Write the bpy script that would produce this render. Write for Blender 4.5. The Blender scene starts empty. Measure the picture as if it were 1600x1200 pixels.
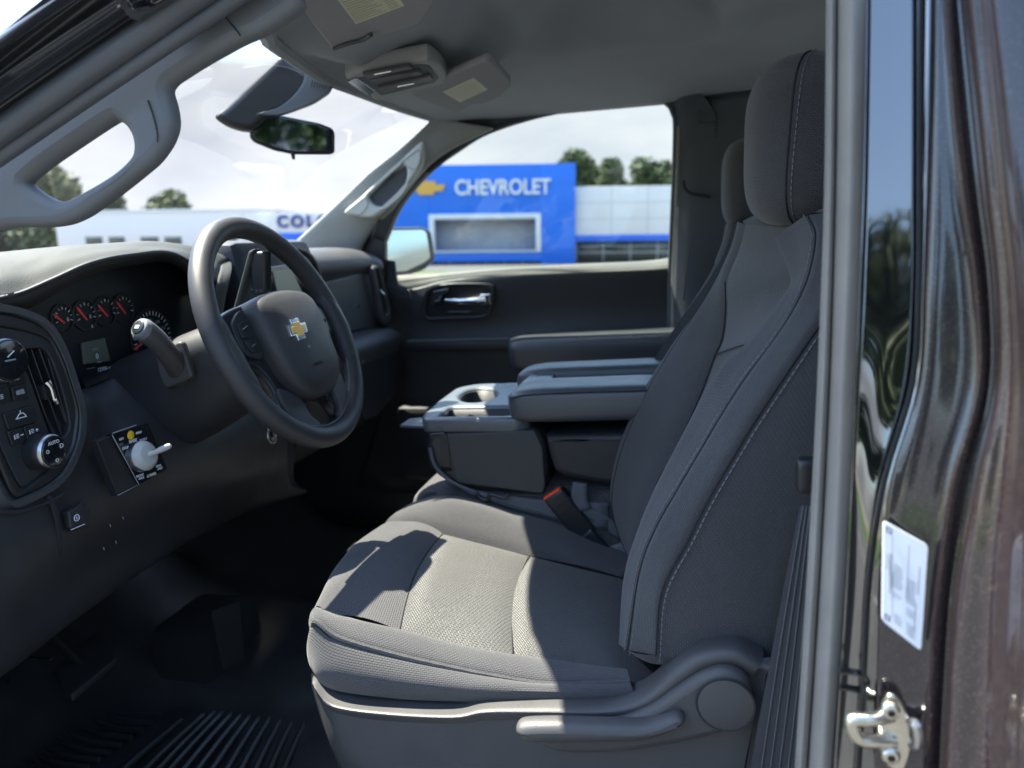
import bpy, bmesh, math, random
from mathutils import Vector, Matrix
R=math.radians
V=Vector
sc=bpy.context.scene
random.seed(7)
# ------------------------------------------------------------------ camera
F=1209.0; YAW=R(13.4); PIT=R(10.4); ROLL=R(3.0)
CT=V((.63,-1.485,.92))
cf=V((-math.sin(YAW)*math.cos(PIT), math.cos(YAW)*math.cos(PIT), -math.sin(PIT)))
r0=V((math.cos(YAW),math.sin(YAW),0)); u0=r0.cross(cf)
cr_=r0*math.cos(ROLL)-u0*math.sin(ROLL); cu=u0*math.cos(ROLL)+r0*math.sin(ROLL)
MT=Matrix.Translation((0,0,.60))@Matrix.Rotation(R(-2.4),4,'Y')      # truck stands slightly nose down
cm=Matrix(((cr_.x,cu.x,-cf.x,CT.x),(cr_.y,cu.y,-cf.y,CT.y),(cr_.z,cu.z,-cf.z,CT.z),(0,0,0,1)))
cam=bpy.data.objects.new('camera',bpy.data.cameras.new('camera')); sc.collection.objects.link(cam)
cam.matrix_world=MT@cm
cam.data.sensor_width=36; cam.data.lens=F/1600*36; cam.data.clip_end=3000; cam.data.clip_start=.02
cam.data.dof.use_dof=True; cam.data.dof.focus_distance=1.0
cam.data.dof.aperture_fstop=(F/1600*36/1000)/.0065
sc.camera=cam
# ------------------------------------------------------------------ light
sdir=(MT.to_3x3()@V((-.46,.14,1))).normalized()      # towards the sun: high, ahead and over the passenger side
SUN_EL=math.asin(sdir.z); SUN_AZ=math.atan2(sdir.y,sdir.x)
sun=bpy.data.objects.new('sun',bpy.data.lights.new('sun','SUN')); sc.collection.objects.link(sun)
sun.data.energy=5.0; sun.data.angle=R(.55); sun.data.color=(1,.94,.78)
sun.rotation_euler=sdir.to_track_quat('Z','Y').to_euler(); sun.location=(0,0,30)
w=bpy.data.worlds.new('World'); sc.world=w; w.use_nodes=True
nt=w.node_tree; N=nt.nodes; N.clear(); L=nt.links
sky=N.new('ShaderNodeTexSky'); sky.sky_type='NISHITA'; sky.sun_disc=False
sky.sun_elevation=SUN_EL; sky.sun_rotation=math.pi/2-SUN_AZ; sky.air_density=1.2; sky.dust_density=.6
tc=N.new('ShaderNodeTexCoord'); mp=N.new('ShaderNodeMapping'); mp.inputs['Scale'].default_value=(1,1,2.4)
mp.inputs['Location'].default_value=(.35,.1,.2)
no=N.new('ShaderNodeTexNoise'); no.inputs['Scale'].default_value=2.3; no.inputs['Detail'].default_value=7; no.inputs['Roughness'].default_value=.55
ra=N.new('ShaderNodeValToRGB'); ra.color_ramp.elements[0].position=.40; ra.color_ramp.elements[1].position=.58
n2=N.new('ShaderNodeTexNoise'); n2.inputs['Scale'].default_value=5; n2.inputs['Detail'].default_value=5
r2=N.new('ShaderNodeValToRGB'); r2.color_ramp.elements[0].position=.3; r2.color_ramp.elements[1].position=.75
r2.color_ramp.elements[0].color=(1.5,1.6,1.82,1); r2.color_ramp.elements[1].color=(2.2,2.23,2.28,1)
mx=N.new('ShaderNodeMixRGB'); bg=N.new('ShaderNodeBackground'); bg.inputs['Strength'].default_value=.12
out=N.new('ShaderNodeOutputWorld')
L.new(tc.outputs['Generated'],mp.inputs[0]); L.new(mp.outputs[0],no.inputs[0]); L.new(mp.outputs[0],n2.inputs[0])
sx_=N.new('ShaderNodeSeparateXYZ'); L.new(tc.outputs['Generated'],sx_.inputs[0])
mr=N.new('ShaderNodeMapRange'); mr.inputs['From Min'].default_value=-.2; mr.inputs['From Max'].default_value=.7; mr.inputs['To Min'].default_value=.02; mr.inputs['To Max'].default_value=.17; L.new(sx_.outputs[1],mr.inputs[0])
ad=N.new('ShaderNodeMath'); L.new(no.outputs['Fac'],ad.inputs[0]); L.new(mr.outputs[0],ad.inputs[1])
mr2=N.new('ShaderNodeMapRange'); mr2.inputs['From Min'].default_value=.165; mr2.inputs['From Max'].default_value=.235; mr2.inputs['To Min'].default_value=0; mr2.inputs['To Max'].default_value=.40; L.new(sx_.outputs[2],mr2.inputs[0])
sb=N.new('ShaderNodeMath'); sb.operation='SUBTRACT'; L.new(ad.outputs[0],sb.inputs[0]); L.new(mr2.outputs[0],sb.inputs[1]); L.new(sb.outputs[0],ra.inputs[0]); L.new(n2.outputs['Fac'],r2.inputs[0])
L.new(ra.outputs[0],mx.inputs[0]); L.new(sky.outputs[0],mx.inputs[1]); L.new(r2.outputs[0],mx.inputs[2])
L.new(mx.outputs[0],bg.inputs[0]); L.new(bg.outputs[0],out.inputs[0])
sc.view_settings.view_transform='Standard'; sc.view_settings.look='None'; sc.view_settings.gamma=1
sc.view_settings.exposure=2.2
sc.render.engine='CYCLES'
sc.cycles.max_bounces=10; sc.cycles.transparent_max_bounces=12; sc.cycles.diffuse_bounces=6
# ------------------------------------------------------------------ un-projection of measured points
def ray(px,py): return cf+cr_*((px-800)/F)-cu*((py-600)/F)
def AT(px,py,val,ax='y'):
    d=ray(px,py); i='xyz'.index(ax); return CT+d*((val-CT[i])/d[i])
def P(p,ax='y'):
    if isinstance(p,Vector): return p
    if len(p)==4: return AT(p[0],p[1],p[2],p[3])
    return AT(p[0],p[1],p[2],ax)
def PL(L_,ax='y',val=None): return [P(p if len(p)>2 or isinstance(p,Vector) else (p[0],p[1],val),ax) for p in L_]
# ------------------------------------------------------------------ materials
MATS={}
def mat(name,col,rough=.5,metal=0,spec=.5,bump=None,coat=0,var=0,vscale=20,flake=0,sheen=0,aniso=None):
    m=bpy.data.materials.new(name); m.use_nodes=True; nt=m.node_tree; b=nt.nodes['Principled BSDF']
    b.inputs['Base Color'].default_value=(*col,1); b.inputs['Roughness'].default_value=rough
    b.inputs['Metallic'].default_value=metal; b.inputs['Specular IOR Level'].default_value=spec
    b.inputs['Coat Weight'].default_value=coat; b.inputs['Coat Roughness'].default_value=.04
    if sheen: b.inputs['Sheen Weight'].default_value=sheen; b.inputs['Sheen Roughness'].default_value=.5
    tc=nt.nodes.new('ShaderNodeTexCoord'); L=nt.links
    if var:
        n=nt.nodes.new('ShaderNodeTexNoise'); n.inputs['Scale'].default_value=vscale; n.inputs['Detail'].default_value=6; L.new(tc.outputs['Object'],n.inputs[0])
        r=nt.nodes.new('ShaderNodeMapRange'); r.inputs['From Min'].default_value=.3; r.inputs['From Max'].default_value=.7
        r.inputs['To Min'].default_value=1-var; r.inputs['To Max'].default_value=1+var; L.new(n.outputs['Fac'],r.inputs[0])
        h=nt.nodes.new('ShaderNodeMixRGB'); h.blend_type='MULTIPLY'; h.inputs[0].default_value=1; h.inputs[1].default_value=(*col,1); L.new(r.outputs[0],h.inputs[2]); L.new(h.outputs[0],b.inputs['Base Color'])
        q=nt.nodes.new('ShaderNodeMapRange'); q.inputs['To Min'].default_value=max(rough-.12,.02); q.inputs['To Max'].default_value=min(rough+.12,1); L.new(n.outputs['Fac'],q.inputs[0]); L.new(q.outputs[0],b.inputs['Roughness'])
    if bump:
        kind,scale,strength,dist=bump
        if kind=='vor': n=nt.nodes.new('ShaderNodeTexVoronoi'); n.inputs['Scale'].default_value=scale; o=n.outputs['Distance']
        else: n=nt.nodes.new('ShaderNodeTexNoise'); n.inputs['Scale'].default_value=scale; n.inputs['Detail'].default_value=4; o=n.outputs['Fac']
        L.new(tc.outputs['Object'],n.inputs[0])
        bp=nt.nodes.new('ShaderNodeBump'); bp.inputs['Strength'].default_value=strength; bp.inputs['Distance'].default_value=dist
        L.new(o,bp.inputs['Height']); L.new(bp.outputs[0],b.inputs['Normal'])
    if flake:
        n=nt.nodes.new('ShaderNodeTexVoronoi'); n.inputs['Scale'].default_value=1500; L.new(tc.outputs['Object'],n.inputs[0])
        r=nt.nodes.new('ShaderNodeValToRGB'); r.color_ramp.elements[0].position=.93; r.color_ramp.elements[1].position=.99
        sp=nt.nodes.new('ShaderNodeSeparateColor'); L.new(n.outputs['Color'],sp.inputs[0]); L.new(sp.outputs[0],r.inputs[0])
        h=nt.nodes.new('ShaderNodeMixRGB'); h.inputs[1].default_value=(*col,1); h.inputs[2].default_value=(.10,.078,.068,1); L.new(r.outputs[0],h.inputs[0]); L.new(h.outputs[0],b.inputs['Base Color'])
    MATS[name]=m; return m
def fabric(name,col,cell,strength,dist,kind):
    m=bpy.data.materials.new(name); m.use_nodes=True; nt=m.node_tree; b=nt.nodes['Principled BSDF']; L=nt.links
    b.inputs['Roughness'].default_value=.85; b.inputs['Specular IOR Level'].default_value=.25
    b.inputs['Sheen Weight'].default_value=.25; b.inputs['Sheen Roughness'].default_value=.45
    tc=nt.nodes.new('ShaderNodeTexCoord'); mp=nt.nodes.new('ShaderNodeMapping'); L.new(tc.outputs['UV'],mp.inputs[0])
    br=nt.nodes.new('ShaderNodeTexBrick'); br.offset=.5; br.inputs['Scale'].default_value=1
    br.inputs['Brick Width'].default_value=cell[0]; br.inputs['Row Height'].default_value=cell[1]
    br.inputs['Mortar Size'].default_value=cell[1]*.22; br.inputs['Mortar Smooth'].default_value=1; br.inputs['Bias'].default_value=0
    br.inputs['Color1'].default_value=(1,1,1,1); br.inputs['Color2'].default_value=(.72,.72,.72,1); br.inputs['Mortar'].default_value=(.0,.0,.0,1)
    if kind=='weave': mp.inputs['Rotation'].default_value=(0,0,R(24))
    L.new(mp.outputs[0],br.inputs[0])
    n=nt.nodes.new('ShaderNodeTexNoise'); n.inputs['Scale'].default_value=9; n.inputs['Detail'].default_value=5; L.new(tc.outputs['Object'],n.inputs[0])
    cr=nt.nodes.new('ShaderNodeMixRGB'); cr.inputs[1].default_value=(*[c*(.42 if kind=='weave' else .66) for c in col],1); cr.inputs[2].default_value=(*[c*1.12 for c in col],1)
    L.new(br.outputs['Color'],cr.inputs[0])
    mu=nt.nodes.new('ShaderNodeMixRGB'); mu.blend_type='MULTIPLY'; mu.inputs[0].default_value=1; L.new(cr.outputs[0],mu.inputs[1])
    r=nt.nodes.new('ShaderNodeMapRange'); r.inputs['To Min'].default_value=.8; r.inputs['To Max'].default_value=1.2; L.new(n.outputs['Fac'],r.inputs[0]); L.new(r.outputs[0],mu.inputs[2])
    L.new(mu.outputs[0],b.inputs['Base Color'])
    bp=nt.nodes.new('ShaderNodeBump'); bp.inputs['Strength'].default_value=strength; bp.inputs['Distance'].default_value=dist; L.new(br.outputs['Color'],bp.inputs['Height'])
    b2=nt.nodes.new('ShaderNodeBump'); b2.inputs['Strength'].default_value=.5; b2.inputs['Distance'].default_value=.004; L.new(n.outputs['Fac'],b2.inputs['Height']); L.new(b2.outputs[0],bp.inputs['Normal'])
    L.new(bp.outputs[0],b.inputs['Normal']); MATS[name]=m; return m
def glassmat(name,tint=(1,1,1),refl=1.0):
    m=bpy.data.materials.new(name); m.use_nodes=True; nt=m.node_tree; nt.nodes.clear(); L=nt.links
    o=nt.nodes.new('ShaderNodeOutputMaterial'); t=nt.nodes.new('ShaderNodeBsdfTransparent'); t.inputs[0].default_value=(*tint,1)
    g=nt.nodes.new('ShaderNodeBsdfGlossy'); g.inputs['Roughness'].default_value=.01; lw=nt.nodes.new('ShaderNodeLayerWeight'); lw.inputs[0].default_value=.5
    pw=nt.nodes.new('ShaderNodeMath'); pw.operation='POWER'; pw.inputs[1].default_value=5; ml=nt.nodes.new('ShaderNodeMath'); ml.operation='MULTIPLY_ADD'; ml.inputs[1].default_value=.85; ml.inputs[2].default_value=.035
    mx=nt.nodes.new('ShaderNodeMixShader'); L.new(lw.outputs['Facing'],pw.inputs[0]); L.new(pw.outputs[0],ml.inputs[0]); L.new(ml.outputs[0],mx.inputs[0]); L.new(t.outputs[0],mx.inputs[1]); L.new(g.outputs[0],mx.inputs[2]); L.new(mx.outputs[0],o.inputs[0]); MATS[name]=m
mat('dash',(.045,.048,.052),.55,bump=('vor',1100,.35,.0006),var=.1,vscale=12)
mat('dash_top',(.044,.048,.046),.62,spec=.3,bump=('vor',800,.6,.001),var=.08,vscale=10)
mat('dash_dark',(.022,.024,.028),.5,bump=('vor',1100,.25,.0005),var=.12,vscale=14)
mat('knee',(.03,.03,.033),.42,bump=('vor',1200,.2,.0005),var=.12)
mat('wheelskin',(.038,.038,.041),.46,bump=('vor',900,.45,.0006),var=.06,vscale=25)
mat('gloss_black',(.008,.009,.011),.12,coat=.5)
mat('satin_black',(.018,.019,.022),.35)
mat('black',(.006,.006,.007),.6)
mat('face',(.012,.014,.018),.3)
mat('trim_gray',(.30,.31,.30),.6,bump=('vor',900,.3,.0005),var=.05)
mat('trim_mid',(.13,.14,.15),.6,bump=('vor',900,.3,.0005),var=.05)
mat('headliner',(.31,.335,.36),.9,bump=('noise',700,.5,.0008),var=.05,vscale=9)
mat('sill_trim',(.055,.06,.056),.6,spec=.3,bump=('vor',900,.3,.0005),var=.05)
mat('grip_gray',(.52,.53,.48),.5,bump=('vor',900,.2,.0004))
mat('visor',(.27,.275,.285),.8,bump=('noise',800,.4,.0006),var=.05)
mat('dark_trim',(.05,.058,.068),.6,bump=('vor',900,.3,.0005),var=.08)
mat('chrome',(.75,.76,.78),.12,metal=1)
mat('silver',(.5,.51,.53),.3,metal=1)
mat('zinc',(.62,.60,.52),.24,metal=1,bump=('noise',60,.05,.0002),var=.12,vscale=60)
mat('gold',(.75,.42,.09),.3,metal=.6)
mat('white_plastic',(.40,.41,.39),.35)
mat('mark',(.6,.63,.66),.5); mat('mark_dim',(.22,.24,.27),.5)
mat('red',(.62,.03,.02),.4); mat('needle',(.75,.06,.05),.5); mat('orange_red',(.75,.07,.02),.4)
mat('yellow',(.75,.48,.02),.5)
mat('lcd',(.10,.12,.10),.25)
mat('screen_reflection',(.46,.48,.38),.3)  # pale tone is a reflection put into the display colour
mat('label_cream',(.60,.60,.44),.6); mat('label_white',(.80,.82,.86),.8,spec=.1); mat('ink',(.16,.17,.2),.6); mat('ink_soft',(.40,.41,.33),.6)
mat('rubber',(.033,.034,.036),.34,bump=('noise',400,.3,.0006),var=.2,vscale=16)
mat('seal',(.235,.218,.195),.62,spec=.3,bump=('noise',350,.35,.0005),var=.07,vscale=25)
mat('seal_dark',(.085,.092,.105),.4,bump=('noise',300,.2,.0004),var=.1)
mat('paint',(.018,.0135,.0165),.20,coat=1,flake=1)
mat('paint_rail',(.030,.034,.042),.3,coat=.4)
MATS_G=mat('paint_gloss',(.006,.006,.008),.03,spec=1.0,coat=1); MATS_G.node_tree.nodes['Principled BSDF'].inputs['Coat IOR'].default_value=2.1
mat('webbing',(.035,.036,.04),.8,bump=('vor',700,.6,.001))
mat('webbing_gray',(.10,.105,.12),.8,bump=('vor',700,.6,.001))
mat('seat_plastic',(.064,.063,.065),.48,bump=('vor',1000,.35,.0006),var=.06)
mat('seam',(.018,.018,.021),.8); mat('thread',(.15,.15,.165),.7)
mat('console_top',(.085,.10,.115),.30,spec=.8,bump=('vor',1000,.3,.0005),var=.05)
mat('vinyl',(.062,.070,.080),.38,spec=.7,bump=('vor',700,.4,.0007),var=.05)
mat('mirror_tint',(.46,.50,.45),.04,metal=1)
mat('mirror_dim',(.22,.27,.33),.03,metal=1)
mat('mirror',(.9,.92,.95),.02,metal=1)
mat('carpet',(.012,.013,.016),.95,bump=('noise',500,1,.003))
mat('headliner_dark',(.09,.10,.115),.9,bump=('noise',700,.4,.0008))
fabric('fabric',(.062,.062,.067),(.0048,.0024),.8,.0012,'knit')
fabric('fabric_insert',(.070,.070,.068),(.0068,.0036),.9,.0016,'weave')
fabric('fabric_rib',(.070,.070,.074),(.012,.0040),.6,.001,'knit')
glassmat('glass',(.97,.98,.98)); glassmat('glass_side',(.93,.96,.95))
# world materials
mat('asphalt',(.07,.07,.072),.9,bump=('noise',60,.5,.01),var=.25,vscale=3)
mat('kerb',(.35,.34,.32),.8,var=.1)
mat('grass',(.06,.10,.025),.95,bump=('noise',30,1,.05),var=.3,vscale=2)
mat('line_paint',(.7,.7,.68),.7)
mat('blue_panel',(.012,.165,.72),.32,var=.03,vscale=1)
mat('blue_band',(.015,.13,.65),.4)
mat('white_panel',(.80,.74,.69),.45,var=.04,vscale=1)
mat('white_frame',(.72,.73,.74),.4)
mat('recess',(.36,.37,.39),.5,var=.1,vscale=2)
mat('panel_joint',(.35,.35,.38),.6)
mat('shop_glass',(.03,.035,.03),.05,spec=.9)
mat('mullion',(.4,.41,.42),.4,metal=.5)
mat('letter_white',(.8,.8,.82),.4); mat('letter_blue',(.02,.04,.22),.4)
mat('bark',(.09,.065,.045),.9,bump=('noise',30,1,.02),var=.3)
mat('stucco',(.82,.76,.70),.85,var=.06)
def leafmat(name,a,b):
    m=bpy.data.materials.new(name); m.use_nodes=True; nt=m.node_tree; p=nt.nodes['Principled BSDF']; p.inputs['Roughness'].default_value=.6
    tc=nt.nodes.new('ShaderNodeTexCoord'); n=nt.nodes.new('ShaderNodeTexNoise'); n.inputs['Scale'].default_value=1.6; n.inputs['Detail'].default_value=5
    r=nt.nodes.new('ShaderNodeValToRGB'); r.color_ramp.elements[0].position=.35; r.color_ramp.elements[1].position=.65
    r.color_ramp.elements[0].color=(*a,1); r.color_ramp.elements[1].color=(*b,1)
    nt.links.new(tc.outputs['Object'],n.inputs[0]); nt.links.new(n.outputs['Fac'],r.inputs[0]); nt.links.new(r.outputs[0],p.inputs['Base Color']); MATS[name]=m
leafmat('leaf',(.035,.06,.018),(.09,.125,.035)); leafmat('leaf_yellow',(.06,.085,.02),(.14,.15,.05)); leafmat('leaf_dark',(.03,.055,.018),(.075,.11,.035))
# ------------------------------------------------------------------ mesh builder
def crs(p0,p1,p2,p3,t): return .5*((2*p1)+(p2-p0)*t+(2*p0-5*p1+4*p2-p3)*t*t+(3*p1-p0-3*p2+p3)*t*t*t)
def spl(pts,n=6,closed=False):
    pts=[V(p) for p in pts]; m=len(pts); o=[]
    if m==2: return [pts[0].lerp(pts[1],i/n) for i in range(n+1)]
    for i in range(m if closed else m-1):
        g=lambda k: pts[k%m] if closed else (pts[k] if 0<=k<m else (pts[0]*2-pts[1] if k<0 else pts[-1]*2-pts[-2]))
        for j in range(n): o.append(crs(g(i-1),g(i),g(i+1),g(i+2),j/n))
    if not closed: o.append(pts[-1].copy())
    return o
def rnd(pts,r,n=5,closed=True):
    """round the corners of a polygon"""
    o=[]; m=len(pts)
    for i in range(m):
        a,b,c=pts[i-1],pts[i],pts[(i+1)%m]
        d1=(a-b); d2=(c-b); l=min(r,d1.length*.45,d2.length*.45)
        s=b+d1.normalized()*l; e=b+d2.normalized()*l
        for k in range(n+1):
            t=k/n; o.append(s*(1-t)**2+b*2*t*(1-t)+e*t*t)
    return o
class MB:
    def __init__(s): s.v=[]; s.f=[]; s.m=[]; s.uv=[]; s.mats=[]
    def mi(s,name):
        if name not in s.mats: s.mats.append(name)
        return s.mats.index(name)
    def add(s,vs,fs,mt,uvs=None):
        o=len(s.v); s.v+= [V(x) for x in vs]; k=s.mi(mt)
        for f in fs:
            s.f.append([o+i for i in f]); s.m.append(k); s.uv.append([uvs[i] if uvs else (vs[i][0]*1.0,vs[i][1]+vs[i][2]*.7) for i in f])
        return s
    def patch(s,rows,mt,n=5,ax='y',puff=0,pe=(1,1,1,1),face='cam',pw=6,inn=0,m=None):
        """smooth sheet through a grid of control points; puff raises the middle so that its edges read as seams"""
        m=m or n
        rows=[[P(p,ax) for p in r] for r in rows]
        A=[spl(r,n) for r in rows]
        cols=[spl([a[j] for a in A],m) for j in range(len(A[0]))]
        nu=len(cols); nv=len(cols[0])
        g=[[cols[i][j] for j in range(nv)] for i in range(nu)]
        # normals
        def nrm(i,j):
            a=g[min(i+1,nu-1)][j]-g[max(i-1,0)][j]; b=g[i][min(j+1,nv-1)]-g[i][max(j-1,0)]
            q=a.cross(b); return q.normalized() if q.length>1e-12 else V((0,0,1))
        ci,cj=nu//2,nv//2; ref=nrm(ci,cj); fl=False
        if face=='cam': fl=ref.dot(CT-g[ci][cj])<0
        elif face is not None: fl=ref.dot(V(face))<0
        if puff:
            h=[[None]*nv for _ in range(nu)]
            for i in range(nu):
                for j in range(nv):
                    u=i/(nu-1)*2-1; v=j/(nv-1)*2-1
                    fu=1-(abs(u)**pw if (u<0 and pe[0]) or (u>=0 and pe[1]) else 0)
                    fv=1-(abs(v)**pw if (v<0 and pe[2]) or (v>=0 and pe[3]) else 0)
                    h[i][j]=g[i][j]+nrm(i,j)*(-1 if fl else 1)*puff*fu*fv
            g=h
        lu=[0]; lv=[0]
        for i in range(1,nu): lu.append(lu[-1]+(g[i][cj]-g[i-1][cj]).length)
        for j in range(1,nv): lv.append(lv[-1]+(g[ci][j]-g[ci][j-1]).length)
        vs=[g[i][j] for i in range(nu) for j in range(nv)]; uv=[(lu[i],lv[j]) for i in range(nu) for j in range(nv)]
        fs=[]
        for i in range(nu-1):
            for j in range(nv-1):
                q=[i*nv+j,(i+1)*nv+j,(i+1)*nv+j+1,i*nv+j+1]
                fs.append(q[::-1] if fl else q)
        s.add(vs,fs,mt,uv); return g
    def tube(s,pts,r,mt,k=8,n=4,closed=False,flat=1,smooth=True,up=None):
        pts=spl(pts,n,closed) if smooth else [V(p) for p in pts]
        m=len(pts); vs=[]; fs=[]; prev=None
        for i in range(m):
            a=pts[i-1] if (i>0 or closed) else pts[i]; b=pts[(i+1)%m] if (i<m-1 or closed) else pts[i]
            t=(b-a).normalized()
            if prev is None: q=V(up) if up else (V((0,0,1)) if abs(t.z)<.9 else V((1,0,0)))
            else: q=prev
            x=(q-t*q.dot(t)).normalized(); y=t.cross(x); prev=x
            rr=r[min(int(i*len(r)/m),len(r)-1)] if isinstance(r,(list,tuple)) else r
            if isinstance(r,(list,tuple)):
                f=i/(m-1)*(len(r)-1); k0=min(int(f),len(r)-2); rr=r[k0]+(r[k0+1]-r[k0])*(f-k0)
            for j in range(k):
                an=2*math.pi*j/k; vs.append(pts[i]+x*(rr*math.cos(an))+y*(rr*flat*math.sin(an)))
        L=m if closed else m-1
        for i in range(L):
            for j in range(k):
                a=i*k+j; b=i*k+(j+1)%k; c=((i+1)%m)*k+(j+1)%k; d=((i+1)%m)*k+j; fs.append([a,b,c,d])
        if not closed: fs.append([j for j in range(k)][::-1]); fs.append([(m-1)*k+j for j in range(k)])
        s.add(vs,fs,mt); return s
    def sup(s,c,size,mt,e=(.4,.4),rot=None,nu=28,nv=18,deform=None):
        """superellipsoid: rounded pad / box"""
        vs=[];fs=[]
        sg=lambda x,p: math.copysign(abs(x)**p,x)
        for i in range(nv+1):
            ph=-math.pi/2+math.pi*i/nv
            for j in range(nu):
                th=2*math.pi*j/nu
                p=V((sg(math.cos(ph),e[1])*sg(math.cos(th),e[0]),sg(math.cos(ph),e[1])*sg(math.sin(th),e[0]),sg(math.sin(ph),e[1])))
                if deform: p=deform(p)
                p=V((p.x*size[0]/2,p.y*size[1]/2,p.z*size[2]/2))
                if rot: p=rot@p
                vs.append(p+V(c))
        for i in range(nv):
            for j in range(nu): fs.append([i*nu+j,i*nu+(j+1)%nu,(i+1)*nu+(j+1)%nu,(i+1)*nu+j])
        s.add(vs,fs,mt,[(2*math.pi*(i%nu)/nu*(size[0]+size[1])*.25,v[2]) for i,v in enumerate(vs)]); return s
    def plate(s,outline,th,mt,bev=.0015,holes=(),face='cam',side=0,seg=3,nrm=None,lift=0):
        """flat rounded panel: outline lies on its visible face; thickness goes away from the viewer"""
        pts=[V(p) for p in outline]; c=sum(pts,V())/len(pts)
        n=V()
        for i in range(len(pts)): n+=(pts[i]-c).cross(pts[(i+1)%len(pts)]-c)
        n.normalize()
        ref=(CT-c) if face=='cam' else V(face)
        if n.dot(ref)<0: n=-n
        x=(pts[1]-pts[0]); x=(x-n*x.dot(n))
        if x.length<1e-6: x=n.orthogonal()
        x.normalize(); y=n.cross(x)
        cu=bpy.data.curves.new('t','CURVE'); cu.dimensions='2D'; cu.fill_mode='BOTH'
        for o in [pts]+[[V(p) for p in h] for h in holes]:
            sp=cu.splines.new('POLY'); sp.points.add(len(o)-1); sp.use_cyclic_u=True
            for i,p in enumerate(o): d=p-c; sp.points[i].co=(d.dot(x),d.dot(y),0,1)
        bev=min(bev,th*.45); cu.bevel_depth=bev; cu.bevel_resolution=2 if bev>.0006 else 0; cu.extrude=th/2-bev; cu.offset=-bev
        ob=bpy.data.objects.new('t',cu); sc.collection.objects.link(ob)
        dg=bpy.context.evaluated_depsgraph_get(); me=bpy.data.meshes.new_from_object(ob.evaluated_get(dg))
        base=c-n*(th/2)+n*lift
        s.add([base+x*v.co.x+y*v.co.y+n*v.co.z for v in me.vertices],[list(p.vertices) for p in me.polygons],mt)
        bpy.data.objects.remove(ob); bpy.data.curves.remove(cu); bpy.data.meshes.remove(me); return s
    def box(s,c,size,mt,bev=.002,rot=None):
        c=V(c); a=[d/2 for d in size]; rot=rot or Matrix.Identity(3)
        bm=bmesh.new(); bmesh.ops.create_cube(bm,size=1)
        for v in bm.verts: v.co=V((v.co.x*size[0],v.co.y*size[1],v.co.z*size[2]))
        if bev: bmesh.ops.bevel(bm,geom=bm.edges[:]+bm.verts[:],offset=min(bev,min(size)*.45),segments=2,affect='EDGES',profile=.5)
        bm.verts.index_update()
        s.add([c+rot@v.co for v in bm.verts],[[v.index for v in f.verts] for f in bm.faces],mt); bm.free(); return s
    def text(s,body,o,x,y,size,mt,depth=.0003,align='CENTER',sx=1.0,bold=0,space=1):
        x=V(x).normalized(); n=x.cross(V(y)).normalized(); y=n.cross(x)
        cu=bpy.data.curves.new('t','FONT'); cu.body=body; cu.size=1; cu.align_x=align; cu.align_y='CENTER'; cu.extrude=depth/size; cu.offset=bold; cu.space_character=space; cu.resolution_u=4
        ob=bpy.data.objects.new('t',cu); sc.collection.objects.link(ob)
        dg=bpy.context.evaluated_depsgraph_get(); me=bpy.data.meshes.new_from_object(ob.evaluated_get(dg)); o=V(o)
        s.add([o+x*v.co.x*size*sx+y*v.co.y*size+n*v.co.z*size for v in me.vertices],[list(p.vertices) for p in me.polygons],mt)
        bpy.data.objects.remove(ob); bpy.data.curves.remove(cu); bpy.data.meshes.remove(me); return s
    def disc(s,c,n,r,th,mt,r2=None,k=28,bev=.0015,oval=1,xd=None):
        """turned knob/dial: n is its axis"""
        n=V(n).normalized(); x=V(xd) if xd else n.orthogonal(); x=(x-n*x.dot(n)).normalized(); y=n.cross(x); r2=r if r2 is None else r2; c=V(c)
        prof=[(r,0),(r*.5+r2*.5,th*.5),(r2,th-bev),(r2-bev*.5,th-bev*.3),(r2-bev*1.3,th)]
        vs=[];fs=[]
        for a,h in prof:
            for j in range(k):
                t=2*math.pi*j/k; vs.append(c+x*a*math.cos(t)+y*a*oval*math.sin(t)+n*h)
        for i in range(len(prof)-1):
            for j in range(k): fs.append([i*k+j,i*k+(j+1)%k,(i+1)*k+(j+1)%k,(i+1)*k+j])
        fs.append([(len(prof)-1)*k+j for j in range(k)])
        s.add(vs,fs,mt); return s
    def seam(s,pts,r=.0011,mt='seam',ax='y',n=6): s.tube([P(p,ax) for p in pts],r,mt,k=5,n=n); return s
    def stitch(s,pts,mt='thread',ax='y',r=.0008,gap=.0075,dash=.0050,n=8):
        q=spl([P(p,ax) for p in pts],n); acc=0; nxt=0
        for a,b in zip(q,q[1:]):
            l=(b-a).length
            if l<1e-7: continue
            while nxt<acc+l:
                t=(nxt-acc)/l; p=a.lerp(b,t); e=p+(b-a).normalized()*dash
                s.tube([p,e],r,mt,k=4,n=1); nxt+=gap
            acc+=l
        return s
    def build(s,name,parent=None,solid=0,label=None,smooth=35,off=-1,sub=0):
        me=bpy.data.meshes.new(name); me.from_pydata(s.v,[],s.f)
        for m_ in s.mats: me.materials.append(MATS[m_])
        ul=me.uv_layers.new(name='UVMap')
        li=0
        for p,mm,uv in zip(me.polygons,s.m,s.uv):
            p.material_index=mm; p.use_smooth=True
            for k,l in enumerate(p.loop_indices): ul.data[l].uv=uv[k]
        me.update(); me.set_sharp_from_angle(angle=R(smooth))
        o=bpy.data.objects.new(name,me); sc.collection.objects.link(o)
        if parent: o.parent=parent
        if label: o['label']=label
        if solid:
            md=o.modifiers.new('thickness','SOLIDIFY'); md.thickness=solid; md.offset=off; md.use_even_offset=False
        return o
def tag(o,label=None,cat=None,group=None,kind=None):
    for k,v_ in (('label',label),('category',cat),('group',group),('kind',kind)):
        if v_: o[k]=v_
    return o
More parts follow.
